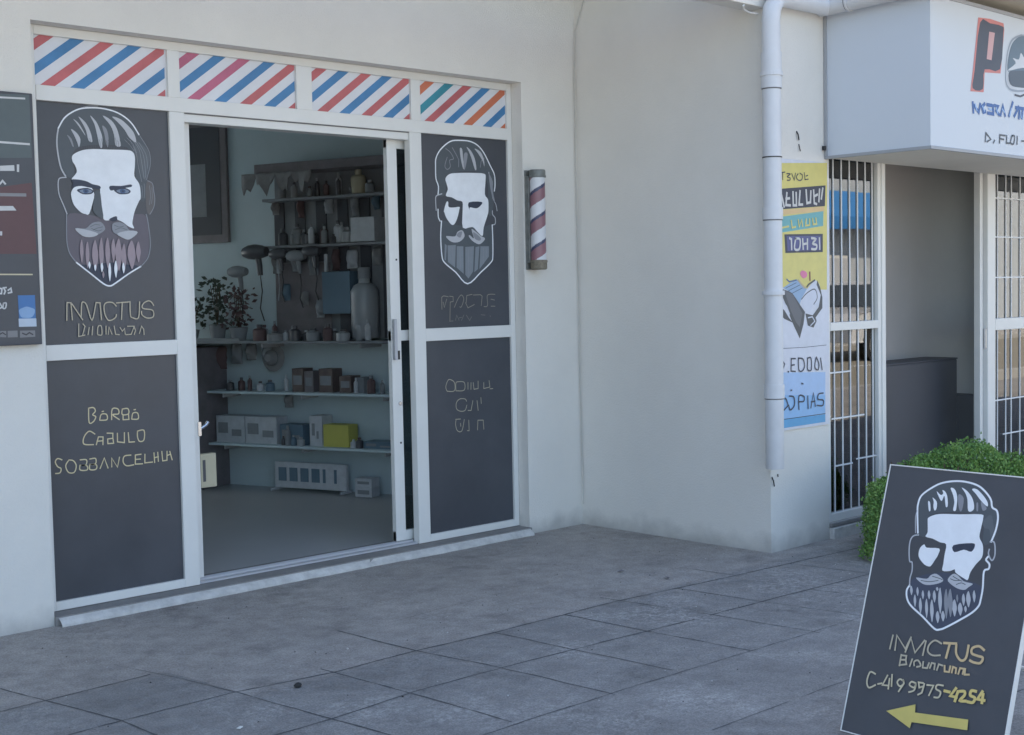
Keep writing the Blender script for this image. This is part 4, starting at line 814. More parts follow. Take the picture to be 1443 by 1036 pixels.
# striped transoms
def clip(poly, a, b, c):  # keep a*x+b*y <= c
    out = []
    for i in range(len(poly)):
        p, q = poly[i], poly[(i+1) % len(poly)]; fp = a*p[0]+b*p[1]-c; fq = a*q[0]+b*q[1]-c
        if fp <= 0: out.append(p)
        if fp*fq < 0: t = fp/(fp-fq); out.append((p[0]+t*(q[0]-p[0]), p[1]+t*(q[1]-p[1])))
    return out
pan = [(.05, .706, ['st_red','st_blue'], .032), (.777, 1.456, ['st_pink','st_blue'], .052), (1.554, 2.223, ['st_red','st_blue'], .04), (2.290, 2.958, ['st_orange','st_teal','st_red','st_blue','st_orange','st_blue'], .045)]
for x0, x1, cs, ph in pan:
    mb = MB(); mb.box(x0-.008, x1+.008, .100, .106, z5-.008, z6+.008, 'st_white')
    for k in range(-2, 9):
        s = x0 + ph + k*.146; col = cs[k % len(cs)]; j = random.uniform(-.004, .004)
        if x0 == .777 and k == 3: col = 'st_blue'
        if x0 == .777 and k % 2 == 0 and k > 2: col = 'st_red'
        q = [(s+j, z6), (s+.069+j, z6), (s+.069-.30+j, z5), (s-.30+j, z5)]
        for h in ((-1, 0, -x0-.002), (1, 0, x1-.002)): q = clip(q, *h) if q else q
        if len(q) > 2: mb.sheet(q, lambda a, b: (a, .0992, b), col)
    mb.build('striped_transom', B)
# sliding leaves
def leaf(name, xa, xb, y, lab, stiles):
    d = thing(name, lab, 'x'); del d['category']; d['label'] = lab; d.parent = B
    mb = MB()
    for a, b in stiles: mb.box(a, b, y, y+.035, .062, 2.345, 'alu')
    mb.box(xa, xb, y+.002, y+.033, .062, .12, 'alu').box(xa, xb, y+.002, y+.033, 1.205, 1.265, 'alu').box(xa, xb, y+.002, y+.033, 2.29, 2.345, 'alu')
    mb.build('door_frame', d, bevel=.003)
    MB().box(xa+.01, xb-.01, y+.015, y+.02, .12, 2.29, 'door_glass').build('glass_pane', d)
    return d
dl = leaf('sliding_door', .13, .853, .145, 'sliding door leaf pushed left behind the printed panels', [(.13, .19), (.800, .853)])
hb = MB(); hb.tube([(.852, .17, .81), (.875, .165, .815), (.9, .16, .83), (.912, .16, .845)], .009, 'chrome'); hb.box(.845, .862, .14, .146, .78, .85, 'chrome'); hb.build('handle', dl)
o = MB().box(.857, .945, .150, .186, .515, .685, 'beige').box(.868, .884, .1485, .1497, .545, .655, 'dark').build('lock_case', dl, bevel=.004); o['label'] = 'beige lock case with a dark slot'
dr = leaf('sliding_door', 2.095, 2.80, .155, 'sliding door leaf pushed right with a long pull handle', [(2.095, 2.165), (2.74, 2.80)])
hb = MB(); hb.box(2.098, 2.118, .128, .15, 1.10, 1.33, 'alu_grey').box(2.102, 2.112, .148, .158, 1.13, 1.15, 'alu_grey').box(2.102, 2.112, .148, .158, 1.28, 1.30, 'alu_grey'); hb.build('handle', dr, bevel=.003)
MB().box(2.135, 2.15, .151, .156, 1.10, 1.15, 'black').build('keyhole', dr)
MB().tube([(2.143, .156, .85), (2.143, .147, .85)], .011, 'chrome', 14).build('lock', dr, smooth=True)
for z in (1.66, .62): MB().box(2.138, 2.147, .1515, .1565, z, z+.01, 'black').build('screw_hole', dr)
# ---- barred window, doorway and second window of the neighbouring shop
def wframe(mb, x0, x1, zb, zt, y=-1.43, d=.06, w=.04, mid=(1.205, 1.254)):
    mb.box(x0, x0+w, y, y+d, zb, zt, 'alu').box(x1-w, x1, y, y+d, zb, zt, 'alu').box(x0+w, x1-w, y, y+d, zb, zb+w*1.4, 'alu').box(x0+w, x1-w, y, y+d, zt-w*.8, zt, 'alu').box(x0+w, x1-w, y-.002, y+d, mid[0], mid[1], 'alu')
def grille(mb, xl, zl, x0, x1, z0, z1, y):
    for x in xl: mb.box(x-.004, x+.004, y, y+.005, z0, z1, 'grille')
    for a, b, z in zl: mb.box(a, b, y-.0045, y-.0005, z-.0045, z+.0045, 'grille')
w1 = thing('barred_window', 'x', 'x'); del w1['category']; w1['label'] = 'narrow two-part barred window beside the poster'; w1.parent = B
mb = MB(); wframe(mb, 4.034, 4.62, .088, 2.257, w=.035); mb.build('window_frame', w1, bevel=.003)
mb = MB(); mb.box(4.06, 4.59, -1.405, -1.401, .12, 2.24, 'window_glass'); mb.build('glass_pane', w1)
mb = MB(); grille(mb, [4.14, 4.225, 4.31, 4.395, 4.48, 4.555], [(4.10, 4.45, .69), (4.13, 4.32, .41), (4.36, 4.58, .43), (4.07, 4.3, .96)], 0, 0, .13, 2.24, -1.4115); mb.build('grille', w1)
mb = MB(); mb.box(4.62, 4.66, -1.437, -1.36, .03, 2.225, 'alu').box(5.885, 5.925, -1.41, -1.365, .03, 2.225, 'alu').box(5.925, 5.94, -1.40, -1.37, .03, 2.225, 'alu_grey').box(5.94, 6.02, -1.437, -1.375, .03, 2.225, 'alu').box(4.66, 6.02, -1.437, -1.36, 2.225, 2.257, 'alu')
mb.box(5.93, 5.94, -1.43, -1.41, 1.02, 1.16, 'chrome'); mb.build('door_frame', B, bevel=.003)
w2 = thing('barred_window', 'x', 'x'); del w2['category']; w2['label'] = 'barred window at the right edge beyond the doorway'; w2.parent = B
mb = MB(); wframe(mb, 6.022, 6.95, .088, 2.257, mid=(1.14, 1.22)); mb.build('window_frame', w2, bevel=.003)
MB().box(6.05, 6.92, -1.405, -1.401, .12, 2.24, 'window_glass').build('glass_pane', w2)
mb = MB(); grille(mb, [6.13, 6.25, 6.33, 6.46, 6.59, 6.72, 6.85], [(6.06, 6.92, 2.04), (6.06, 6.92, 1.776), (6.06, 6.92, 1.5), (6.06, 6.92, .657), (6.2, 6.92, .416)], 0, 0, .13, 2.2, -1.4115); mb.build('grille', w2)

# ------------------------------------------------------------ things on the walls
t = thing('menu_board', 'dark grey and red price board with a small blue square, left of the shopfront', 'board', (-.5, -.0, 1.28))
mb = MB(); mb.box(-.55, .478, -.042, -.002, 0, 1.105, 'dark'); mb.build('board_body', t, bevel=.004)
mb = MB(); mb.box(-.54, .468, -.0435, -.0425, .015, 1.09, 'vinyl')
zmin = 1.28
art(mb, 'menu', lambda a, b, off: (a+.5, -.0435-off, b-zmin), z0=.0006); mb.build('printed_face', t)

t = thing('barber_pole', 'wall-mounted barber pole with mauve, navy and white spiral stripes', 'barber pole', (3.058, -.0, 1.60))
mb = MB(); mb.box(-.05, .05, -.012, -.002, .0, .595, 'metal_old').box(-.05, -.03, -.035, -.012, .04, .56, 'metal_old'); mb.build('back_plate', t, bevel=.002)
mb = MB(); mb.lathe((0, -.062, .548), [(0, .048), (.003, .053), (.012, .053), (.014, .050), (.040, .050), (.047, .046)], 'metal_old', 28); mb.build('top_cap', t, smooth=True)
mb = MB(); mb.lathe((0, -.062, .0), [(0, .044), (.006, .050), (.040, .050), (.044, .053), (.055, .053), (.058, .048)], 'rusty', 28); mb.build('bottom_cap', t, smooth=True)
mb = MB(); n, mz = 72, 120; vs = []
for j in range(mz+1):
    for k in range(n): a = 2*math.pi*k/n; vs.append((.046*math.cos(a), -.062+.046*math.sin(a), .055+.495*j/mz))
mb.v = vs
for nm in ('st_white', 'pole_mauve', 'pole_navy'): mb.mi(nm)
for j in range(mz):
    for k in range(n):
        mb.f.append([j*n+k, j*n+(k+1)%n, (j+1)*n+(k+1)%n, (j+1)*n+k]); q = ((j+.5)/mz*.495/.165*1.0 - (k+.5)/n) % 1
        mb.m.append(0 if q < .46 else 1 if q < .88 else 2)
mb.build('striped_cylinder', t, smooth=True)

t = thing('poster', 'tall yellow and blue advertising poster with black lettering on the wall behind the downpipe', 'poster', (3.78, YC, .67))
mb = MB(); mb.box(-.262, .245, -.011, -.001, -.0, 1.5, 'art_y_pale'); art(mb, 'poster', lambda a, b, off: (a-3.78, -.011-off, b-.67), step=.00005); mb.build('printed_sheet', t)

t = thing('shop_sign', 'big white box sign with a black and red letter P projecting above the doorway', 'sign', (4.01, YC, 2.2))
mb = MB(); mb.box(0, 4.0, -.662, -.003, .0, .805, 'sign_white'); art(mb, 'sign', lambda a, b, off: (a-4.01, -.6625-off, b-2.2)); mb.build('sign_box', t)
MB().box(.01, 3.99, -.652, -.004, -.005, -.001, 'slab').build('bounce_tint_sheet', t)  # added sheet; warm ground bounce under the sign is put into its beige
mb = MB(); mb.box(-.006, 4.006, -.670, -.655, -.012, .006, 'sign_trim').box(-.006, 4.006, -.670, -.655, .800, .82, 'sign_trim').box(-.008, .006, -.662, -.003, -.012, .006, 'sign_trim').box(-.01, .008, -.02, -.001, .006, .81, 'sign_trim'); mb.build('sign_edging', t, bevel=.002)
mb = MB(); mb.lathe((-.02, -.01, .05), [(-.012, .003), (-.012, .012), (.012, .012), (.012, .003)], 'black', 10); mb.build('fixing_bolt', t)

# rainwater pipes
t = thing('downpipe', 'white plastic downpipe running down the corner of the wall', 'pipe', (3.415, -1.505, .48))
r = .05
mb = MB(); zt = 2.66
mb.tube([(0, 0, 0), (0, 0, .8), (0, 0, 1.6), (0, 0, 2.385)], r, 'pvc', 20)
mb.tube([(0, 0, 2.385), (0, 0, 2.41), (.01, 0, 2.47), (.05, 0, 2.525), (.11, 0, 2.545), (.53, 0, 2.55)], r*.98, 'pvc', 20, cap=False)
mb.build('pipe', t, smooth=True)
mb = MB(); mb.tube([(0, 0, 2.58), (0, 0, 3.6)], r*.96, 'pvc', 20); mb.build('upper_pipe', t, smooth=True)
for z in (.40, .44, 1.355, 1.41, 2.11):
    pass
for z0, z1_ in ((.385, .46), (1.35, 1.415), (2.05, 2.24)):
    mb = MB(); mb.lathe((0, 0, 0), [(z0, r+.001), (z0, r+.0055), (z1_, r+.0055), (z1_, r+.001)], 'pvc', 22); mb.lathe((0, 0, 0), [(z0-.006, r+.0005), (z0-.005, r+.0025), (z0-.0005, r+.0035)], 'seam', 22); mb.build('pipe_joint', t, smooth=True)
for z in (.955, 2.125):
    mb = MB(); mb.lathe((0, 0, 0), [(z-.011, r+.005), (z-.011, r+.011), (z+.011, r+.011), (z+.011, r+.005)], 'pvc', 22); mb.box(.04, .085, -.012, .0, z-.012, z+.012, 'pvc'); mb.build('clamp', t, bevel=.001)
mb = MB(); mb.lathe((0, 0, 0), [(1.68, r+.001), (1.68, r+.003), (1.686, r+.003), (1.686, r+.001)], 'black', 22); mb.box(.045, .056, -.02, .0, 1.676, 1.69, 'black'); mb.build('cable_tie', t)
t = thing('overflow_pipe', 'white plastic pipe leading out over the side of the box sign', 'pipe', (3.945, -1.505, 3.03))
mb = MB(); mb.tube([(0, .045, 0), (0, -.02, 0), (0, -.10, .002), (.0, -.9, .02)], .048, 'pvc', 20); mb.build('pipe', t, smooth=True)
mb = MB(); mb.tube([(0, -.14, .003), (.0, -.15, .003)], .0545, 'pvc', 20); mb.tube([(0, -.132, .003), (0, -.139, .003)], .0495, 'seam', 20); mb.build('pipe_joint', t, smooth=True)

o = MB().tube(smooth3 := [(3.457,-.20,3.50),(3.457,-.13,3.33),(3.456,-.07,3.2),(3.452,-.02,3.07),(3.446,-.010,2.738),(3.444,-.010,2.3),(3.446,-.010,1.952),(3.45,-.012,1.5),(3.448,-.010,1.069),(3.453,-.012,.7),(3.456,-.014,.443),(3.452,-.022,.25),(3.44,-.03,.13)], .0036, 'cable', 8).build('hanging_cable', smooth=True)
tag(o, 'thin grey cable hanging down the inner corner of the walls', 'cable')
t = thing('wall_hook', 'small bent metal rod sticking out below the beam beside the downpipe', 'hook', (3.34, YC-.004, 2.96))
mb = MB(); mb.tube([(.04, 0, -.03), (-.1, -.05, -.05), (-.2, -.09, -.055), (-.215, -.095, -.04), (-.2, -.09, -.03)], .0055, 'cable', 8); mb.build('rod', t, smooth=True)
# two short wire stubs left in the wall above the poster and below the pipe
o = MB().tube([(3.735, YC, 2.33), (3.733, YC-.012, 2.31), (3.74, YC-.012, 2.28)], .004, 'black', 6).build('wire_stub'); tag(o, 'short black wire end sticking out of the wall above the poster', 'wire')
o = MB().tube([(3.755, YC-.001, 2.26), (3.757, YC-.01, 2.22)], .003, 'black', 6).build('wire_stub'); tag(o, 'thinner black wire end hanging just under the upper wire stub', 'wire')
o = MB().tube([(3.475, YC, .42), (3.47, YC-.014, .4), (3.48, YC-.012, .37)], .004, 'black', 6).build('wire_stub'); tag(o, 'short dark wire end on the wall corner just below the downpipe', 'wire')
o = MB().tube([(3.53, YC, .43), (3.515, YC-.012, .42)], .003, 'black', 6).build('wire_stub'); tag(o, 'slanting dark wire end to the right of the foot of the downpipe', 'wire')

# ------------------------------------------------------------ A-board on the pavement
t = thing('a_board', 'black folding pavement sign with bearded face, phone number and gold arrow', 'pavement sign', (1.185, -3.363, .0))
Br = Vector((-.0348995, -.99939083, 0)); Bu = Vector((.33031305, -.01153479, .94380095)); Bn = Vector((-.94322601, .03293818, .33051439))
def Tb(a, b, off): return Br*a + Bu*b + Bn*off + Vector((0, 0, .02))
def bbox(mb, a0, a1, b0, b1, d0, d1, m):
    c = [(a0,b0,d0),(a1,b0,d0),(a1,b1,d0),(a0,b1,d0),(a0,b0,d1),(a1,b0,d1),(a1,b1,d1),(a0,b1,d1)]
    return mb.add([Tb(*q) for q in c], [(0,3,2,1),(4,5,6,7),(0,1,5,4),(1,2,6,5),(2,3,7,6),(3,0,4,7)], m)
BW, BH = .563, .886
mb = MB(); bbox(mb, .004, BW-.004, -.016, BH-.004, -.010, -.0, 'vinyl'); art(mb, 'board', Tb); mb.build('printed_panel', t)
mb = MB()
bbox(mb, 0, .004, -.02, BH, -.022, .0025, 'alu'); bbox(mb, BW-.004, BW, -.02, BH, -.022, .0025, 'alu'); bbox(mb, .004, BW-.004, BH-.004, BH, -.022, .0025, 'alu'); bbox(mb, .004, BW-.004, -.02, -.016, -.022, .0025, 'alu')
mb.build('front_frame', t, bevel=.001)
# rear leg frame, leaning the other way
top = [Tb(.01, BH-.03, -.03), Tb(BW-.01, BH-.03, -.03)]
for p in top:
    q = Vector((p.x + .27, p.y, .012)); MB().tube([p, q], .010, 'alu', 8).build('rear_leg', t, smooth=True)
mb = MB(); a, b = top; mb.tube([a.lerp(Vector((a.x+.27, a.y, .012)), .8), b.lerp(Vector((b.x+.27, b.y, .012)), .8)], .008, 'alu', 8); mb.build('crossbar', t, smooth=True)
for s in (.08, BW-.08):
    p = Tb(s, BH-.005, -.02); MB().tube([p - Br*.03, p + Br*.03], .009, 'alu_grey', 10).build('hinge', t, smooth=True)

# ------------------------------------------------------------ clipped bush
def bush():
    t = thing('clipped_bush', 'low rounded green bush growing in front of the neighbouring doorway', 'bush', (4.30, -2.12, 0))
    rnd = random.Random(11); mb = MB()
    C0, A, Bq, H = Vector((0, 0, .0)), .72, .44, .55
    def surf(th, ph):   # bumpy dome, squarish
        ct, stt = math.cos(th), math.sin(th); cp, sp_ = math.cos(ph), math.sin(ph)
        e = .86
        x = A*math.copysign(abs(cp)**e, cp)*math.copysign(abs(ct)**.95, ct); y = Bq*math.copysign(abs(cp)**e, cp)*math.copysign(abs(stt)**.95, stt); z = H*abs(sp_)**.82
        p = Vector((x, y, z)); k = 1 + .13*noise.noise(p*3.6) + .09*noise.noise(p*10+Vector((5, 5, 5)))
        return Vector((x*k, y*k, z*k))
    ids = [mb.mi(k) for k in ('leaf_a', 'leaf_b', 'leaf_c', 'leaf_d')]
    for i in range(36000):
        th = rnd.uniform(0, 2*math.pi); ph = math.asin(rnd.uniform(.0, 1)); p = surf(th, ph)
        dp = rnd.random()**2.2; p = p*(1-.22*dp); 
        if i % 14 == 0: p *= rnd.uniform(1.0, 1.07)
        if p.z < .01: p.z = .01
        nrm = Vector((p.x/A/A, p.y/Bq/Bq, p.z/H/H)).normalized(); d = (nrm*.55 + Vector((rnd.gauss(0, .6), rnd.gauss(0, .6), rnd.gauss(.25, .6)))).normalized()
        s = d.cross(Vector((rnd.gauss(0, 1), rnd.gauss(0, 1), rnd.gauss(0, 1)))).normalized(); ln = rnd.uniform(.010, .021); wd = ln*rnd.uniform(.3, .45); up = d.cross(s)*ln*.12
        clump = noise.noise(p*6+Vector((9, 0, 2)))
        o = len(mb.v); mb.v += [tuple(p), tuple(p+d*ln*.5+s*wd-up), tuple(p+d*ln), tuple(p+d*ln*.5-s*wd-up)]; mb.f.append([o, o+1, o+2, o+3])
        q = rnd.random() + clump*.6; mb.m.append(ids[1] if q < .3 else ids[0] if q < .75 else ids[2])
    mb.build('foliage', t)
    mb = MB()
    for i in range(14):
        x = rnd.uniform(-.45, .45); y = rnd.uniform(-.2, .2); pts = [(x*.8, y*.6, 0), (x*.85, y*.8, .15), (x, y, .32), (x*1.06+rnd.uniform(-.05, .05), y*1.2, .5)]; mb.tube(pts, .01, 'stem', 6, rs=[.014, .011, .008, .004])
    mb.build('stem', t, smooth=True)
    # dense inner twigs and old leaves
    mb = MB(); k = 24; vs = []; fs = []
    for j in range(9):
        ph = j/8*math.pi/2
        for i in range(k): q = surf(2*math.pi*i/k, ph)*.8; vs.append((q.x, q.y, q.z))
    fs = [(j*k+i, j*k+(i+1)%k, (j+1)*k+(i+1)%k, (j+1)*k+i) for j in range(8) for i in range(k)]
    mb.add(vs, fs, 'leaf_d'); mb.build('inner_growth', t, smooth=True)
bush()

# ------------------------------------------------------------ inside the barbershop: things on the shelf wall
def wthing(name, label, cat, a, z, d, group=None):
    p = W0 + WA*a + WN*d; return thing(name, label, cat, (p.x, p.y, z), WR, group)
# local frame of a wthing: x right, -y out of the wall, z up
def lbox(name, t, x0, x1, y0, y1, z0, z1, m, bevel=.003): return MB().box(x0, x1, y0, y1, z0, z1, m).build(name, t, bevel=bevel)
def simple(name, label, cat, a, z, d, parts, group=None):
    mb = MB()
    for q in parts: mb.box(*q)
    o = mb.build(name, bevel=.002); p = W0 + WA*a + WN*d; o.location = (p.x, p.y, z); o.rotation_euler.z = WR; return tag(o, label, cat, group)
# long shelves
for z, a0, a1, dp, lab in ((1.15, -1.95, .9, .30, 'long narrow shelf at waist height crowded with plants and bottles'), (.775, -1.5, .9, .24, 'middle glass shelf carrying small dark boxes'), (.385, -1.5, .9, .24, 'lowest pale shelf carrying white boxes and a yellow box')):
    t = wthing('wall_shelf', lab, 'shelf', a0, z, .0, 'shelves along the inner wall of the barbershop'); lbox('board', t, 0, a1-a0, -dp, -.002, -.018, .0, 'greywood' if z > 1 else 'wall_in')
    for k in range(4): x = .12 + k*(a1-a0-.24)/3; MB().box(x, x+.012, -dp*.85, -.002, -.05, -.018, 'alu_grey').build('bracket', t)
# display rack
t = wthing('display_rack', 'tall dark slatted display rack with a deep top board', 'rack', -.97, 1.16, .0)
lbox('back_panel', t, 0, 1.7, -.03, -.003, .0, 1.25, 'greywood'); lbox('top_board', t, 0, 1.7, -.26, -.031, 1.20, 1.265, 'brownwood')
for z in (1.02, .68): lbox('shelf', t, .0, 1.7, -.18, -.031, z-.02, z, 'greywood')
for k in range(9): lbox('slat', t, .0+k*.19, .09+k*.19, -.045, -.031, .0 if k > 2 else .56, 1.0, 'dark' if k % 1 == 0 else 'greywood')
lbox('mirror', t, .0, .50, -.05, -.046, .03, .55, 'brownwood')
# picture hanging far left
t = wthing('framed_picture', 'big dark framed picture high on the wall at the far left inside the shop', 'picture', -1.9, 1.89, .0)
lbox('frame', t, -.1, .48, -.03, -.002, 0, .95, 'brownwood'); mb = MB(); mb.box(.0, .42, -.033, -.031, .06, .88, 'dark').box(.12, .28, -.035, -.0335, .2, .6, 'greywood'); mb.build('print', t)
# cloth over the rack corner
def cloth():
    mb = MB(); n, m_ = 26, 8; vs = []
    for j in range(m_+1):
        for i in range(n+1):
            x = -.1+.62*i/n; drop = (.09 + .05*math.sin(i*.9) + .03*math.sin(i*2.3)) * j/m_; vs.append((x, -.24-.015*math.sin(i*1.1)*(j/m_)-.02, -drop))
    mb.add(vs, [(j*(n+1)+i, j*(n+1)+i+1, (j+1)*(n+1)+i+1, (j+1)*(n+1)+i) for j in range(m_) for i in range(n)], 'cloth')
    o = mb.build('folded_cloth', smooth=True); so = o.modifiers.new('thick', 'SOLIDIFY'); so.thickness = .008
    p = W0 + WA*-.98; o.location = (p.x, p.y, 2.36); o.rotation_euler.z = WR; tag(o, 'grey cloth draped over the left end of the display rack top', 'cloth')
cloth()
def bottle(label, a, z, d, h, r, m, cap='bottle_dark', group='bottles and jars on the barbershop shelves', name='bottle'):
    t = wthing(name, label, name, a, z, d, group)
    mb = MB(); mb.lathe((0,0,0), [(0, r*.92), (h*.02, r), (h*.66, r), (h*.74, r*.8), (h*.78, r*.42), (h*.84, r*.40)], m, 16); mb.build('body', t, smooth=True)
    mb = MB(); mb.lathe((0,0,0), [(h*.84, r*.46), (h*.99, r*.44), (h, r*.38)], cap, 12); mb.build('cap', t, smooth=True)
    return t
bottle('large pale cylindrical flask at the right end of the display rack', -.13, 1.165, .12, .50, .10, 'bottle', 'greywood')
bottle('small clear bottle with white cap on the upper rack shelf', -.36, 1.845, .1, .16, .03, 'box_white')
bottle('squat white jar on the upper rack shelf', -.28, 1.845, .1, .11, .05, 'bottle', 'bottle')
bottle('yellowish rounded jar near the top of the rack', -.17, 2.185, .1, .17, .055, 'beige', 'beige')
bottle('tiny black bottle beside the cloth on the rack', -.53, 2.185, .1, .13, .018, 'bottle_dark', 'box_white')
bottle('slim white bottle standing left of the yellowish jar', -.34, 2.185, .1, .16, .022, 'box_white', 'bottle')
for a, h, r, m, l in ((-.85, .12, .035, 'bottle_dark', 'dark jar at the left end of the upper rack shelf'), (-.72, .15, .04, 'greywood', 'grey bottle second from the left on the upper rack shelf'), (-.6, .10, .05, 'bottle_dark', 'wide black jar on the upper rack shelf'), (-.48, .14, .03, 'plant2', 'reddish brown bottle on the upper rack shelf')):
    bottle(l, a, 1.845, .1, h, r, m)
simple('storage_box', 'white box with rounded corners at the right end of the upper rack shelf', 'box', -.2, 1.845, .02, [(0, .2, -.15, 0, 0, .17, 'box_white')])
simple('storage_box', 'blue-grey box in the lower middle of the display rack', 'box', -.46, 1.34, .05, [(0, .24, -.12, 0, 0, .3, 'bluegrey')])
# hair dryers and clippers hanging on the rack front
def dryer(label, a, z, d, s, m):
    t = wthing('hair_dryer', label, 'hair dryer', a, z, d, 'hair dryers hanging on the display rack')
    mb = MB(); mb.tube([(-.09*s, 0, 0), (-.05*s, 0, .0), (0, 0, 0), (.05*s, 0, 0), (.09*s, 0, 0)], 0, m, 14, rs=[.03*s, .045*s, .05*s, .042*s, .03*s]); mb.build('barrel', t, smooth=True)
    mb = MB(); mb.tube([(.02*s, 0, -.03*s), (.03*s, 0, -.09*s), (.035*s, 0, -.15*s)], 0, m, 10, rs=[.022*s, .02*s, .017*s]); mb.build('handle', t, smooth=True)
    mb = MB(); mb.tube([(.035*s, 0, -.15*s), (.04*s, .01, -.25*s), (.02*s, .01, -.36*s), (.05*s, .01, -.44*s)], .004, 'black', 6); mb.build('cord', t, smooth=True)
for a, z, s, m, l in ((-1.03, 1.80, 1.15, 'bottle_dark', 'black hair dryer hanging at the left corner of the rack'), (-1.2, 1.66, .9, 'greywood', 'grey hair dryer hanging lowest, left of the rack'), (-.82, 1.78, .8, 'bottle_dark', 'small black hair dryer second from the left on the rack'), (-.66, 1.76, .85, 'greywood', 'grey hair dryer hanging above the rack mirror'), (-.52, 1.79, .8, 'bottle_dark', 'black hair dryer right of the rack mirror')):
    dryer(l, a, z, .2, s, m)
for a, z, l in ((-.9, 1.74, 'white hair clipper hanging on its cord at the left of the rack'), (-.47, 1.74, 'white hair clipper hanging near the middle of the rack')):
    t = wthing('hair_clipper', l, 'hair clipper', a, z, .09, 'hair clippers hanging on the rack'); lbox('body', t, -.014, .014, -.02, .0, -.1, .03, 'box_white', .006)
    mb = MB(); mb.tube([(0, -.01, -.1), (.004, -.01, -.2), (-.008, -.01, -.3)], .003, 'box_white', 6); mb.build('cord', t, smooth=True)
# plants at the left
def pot_plant(label, a, z, d, h, r, seed, m):
    t = wthing('potted_plant', label, 'plant', a, z, d, 'potted plants on the long inner shelf'); rnd = random.Random(seed)
    mb = MB(); mb.lathe((0,0,0), [(0, r*.4), (h*.25, r*.55), (h*.26, r*.5)], 'greywood', 14); mb.build('pot', t, smooth=True)
    mb = MB()
    for i in range(150):
        p = Vector((rnd.gauss(0, r*.5), rnd.gauss(0, r*.45), h*rnd.uniform(.25, 1))); d_ = Vector((rnd.gauss(0,1), rnd.gauss(0,1), rnd.gauss(0,.7))).normalized(); s = d_.cross(Vector((rnd.gauss(0,1), 1, rnd.gauss(0,1)))).normalized(); ln = rnd.uniform(.03, .06)
        mb.add([p, p+d_*ln*.5+s*ln*.28, p+d_*ln, p+d_*ln*.5-s*ln*.28], [(0,1,2,3)], m)
    mb.build('foliage', t)
    mb = MB()
    for i in range(6): mb.tube([(0, 0, h*.2), (rnd.gauss(0, r*.3), rnd.gauss(0, r*.3), h*.9)], .003, 'stem', 5)
    mb.build('stem', t)
for i, (a, h, r, m, l) in enumerate(((-1.72, .32, .13, 'plant', 'bushy dark potted plant at the left end of the long shelf'), (-1.45, .46, .12, 'plant', 'tall dark potted plant in the middle of the plant group'), (-1.25, .38, .13, 'plant2', 'reddish potted plant right of the taller one'))):
    pot_plant(l, a, 1.15, .15, h, r, i+1, m)
simple('soap_dish', 'pale shallow dish in front of the potted plants', 'dish', -1.55, 1.15, .24, [(0, .42, -.05, 0, 0, .02, 'greywood')])
# clutter on long shelf below the mirror
rnd = random.Random(5)
for i, (a, h, r, m, l) in enumerate(((-.98, .12, .05, 'plant2', 'round brown jar at the left foot of the display rack'), (-.84, .07, .06, 'cloth', 'crumpled grey tub below the rack mirror'), (-.66, .11, .04, 'bottle_dark', 'black tub left of centre below the rack mirror'), (-.5, .09, .05, 'greywood', 'grey tub below the right edge of the mirror'), (-.37, .12, .035, 'plant2', 'brown bottle below the blue-grey box'), (-.24, .08, .05, 'bottle', 'pale squat jar on the long shelf near the flask'))):
    bottle(l, a, 1.15, .24, h, r, m)
rnd = random.Random(21)
kinds = (('clear', 'box_white'), ('grey', 'greywood'), ('brown', 'plant2'), ('black', 'bottle_dark'), ('pale blue', 'bluegrey'), ('pale', 'bottle'))
for row, (z, d, a0, a1, n_) in enumerate(((1.845, .13, -.78, .02, 9), (2.185, .12, -.9, .0, 7), (1.15, .2, -1.02, .0, 11), (.775, .15, -1.38, -.92, 5), (.775, .17, -.12, .1, 2), (.385, .2, -.86, -.64, 4), (.385, .18, -.25, -.15, 2))):
    nm = ('upper rack shelf', 'rack top shelf', 'long shelf', 'middle shelf left', 'middle shelf right', 'lowest shelf centre', 'lowest shelf right')[row]
    for k in range(n_):
        kn, m = kinds[rnd.randrange(6)]; a = a0 + (a1-a0)*(k+.5)/n_ + rnd.uniform(-.015, .015); h = rnd.uniform(.06, .15); r = rnd.uniform(.014, .034)
        bottle('%s bottle, %s from the left in the back row on the %s' % (kn, ('first','second','third','fourth','fifth','sixth','seventh','eighth','ninth','tenth','eleventh')[k], nm), a, z, d, h, r, m, kinds[rnd.randrange(6)][1])
t = None
def bag(label, a, z, w_, h, m, seed):
    rr = random.Random(seed); mb = MB(); n, k = 8, 10; vs = []
    for j in range(k+1):
        for i in range(n+1):
            x = -w_/2 + w_*i/n; zz = -h*j/k; bul = math.sin(math.pi*i/n)*math.sin(math.pi*min(1, j/k+.08)); vs.append((x*(1-.1*(j == 0)), -.05*bul - .012*noise.noise(Vector((x*30, zz*30, seed))), zz))
    mb.add(vs, [(j*(n+1)+i, j*(n+1)+i+1, (j+1)*(n+1)+i+1, (j+1)*(n+1)+i) for j in range(k) for i in range(n)], m)
    o = mb.build('hanging_packet', smooth=True); so = o.modifiers.new('thick', 'SOLIDIFY'); so.thickness = .004; p = W0 + WA*a + WN*.07; o.location = (p.x, p.y, z); o.rotation_euler.z = WR; tag(o, label, 'packet', 'packets hanging on the display rack')
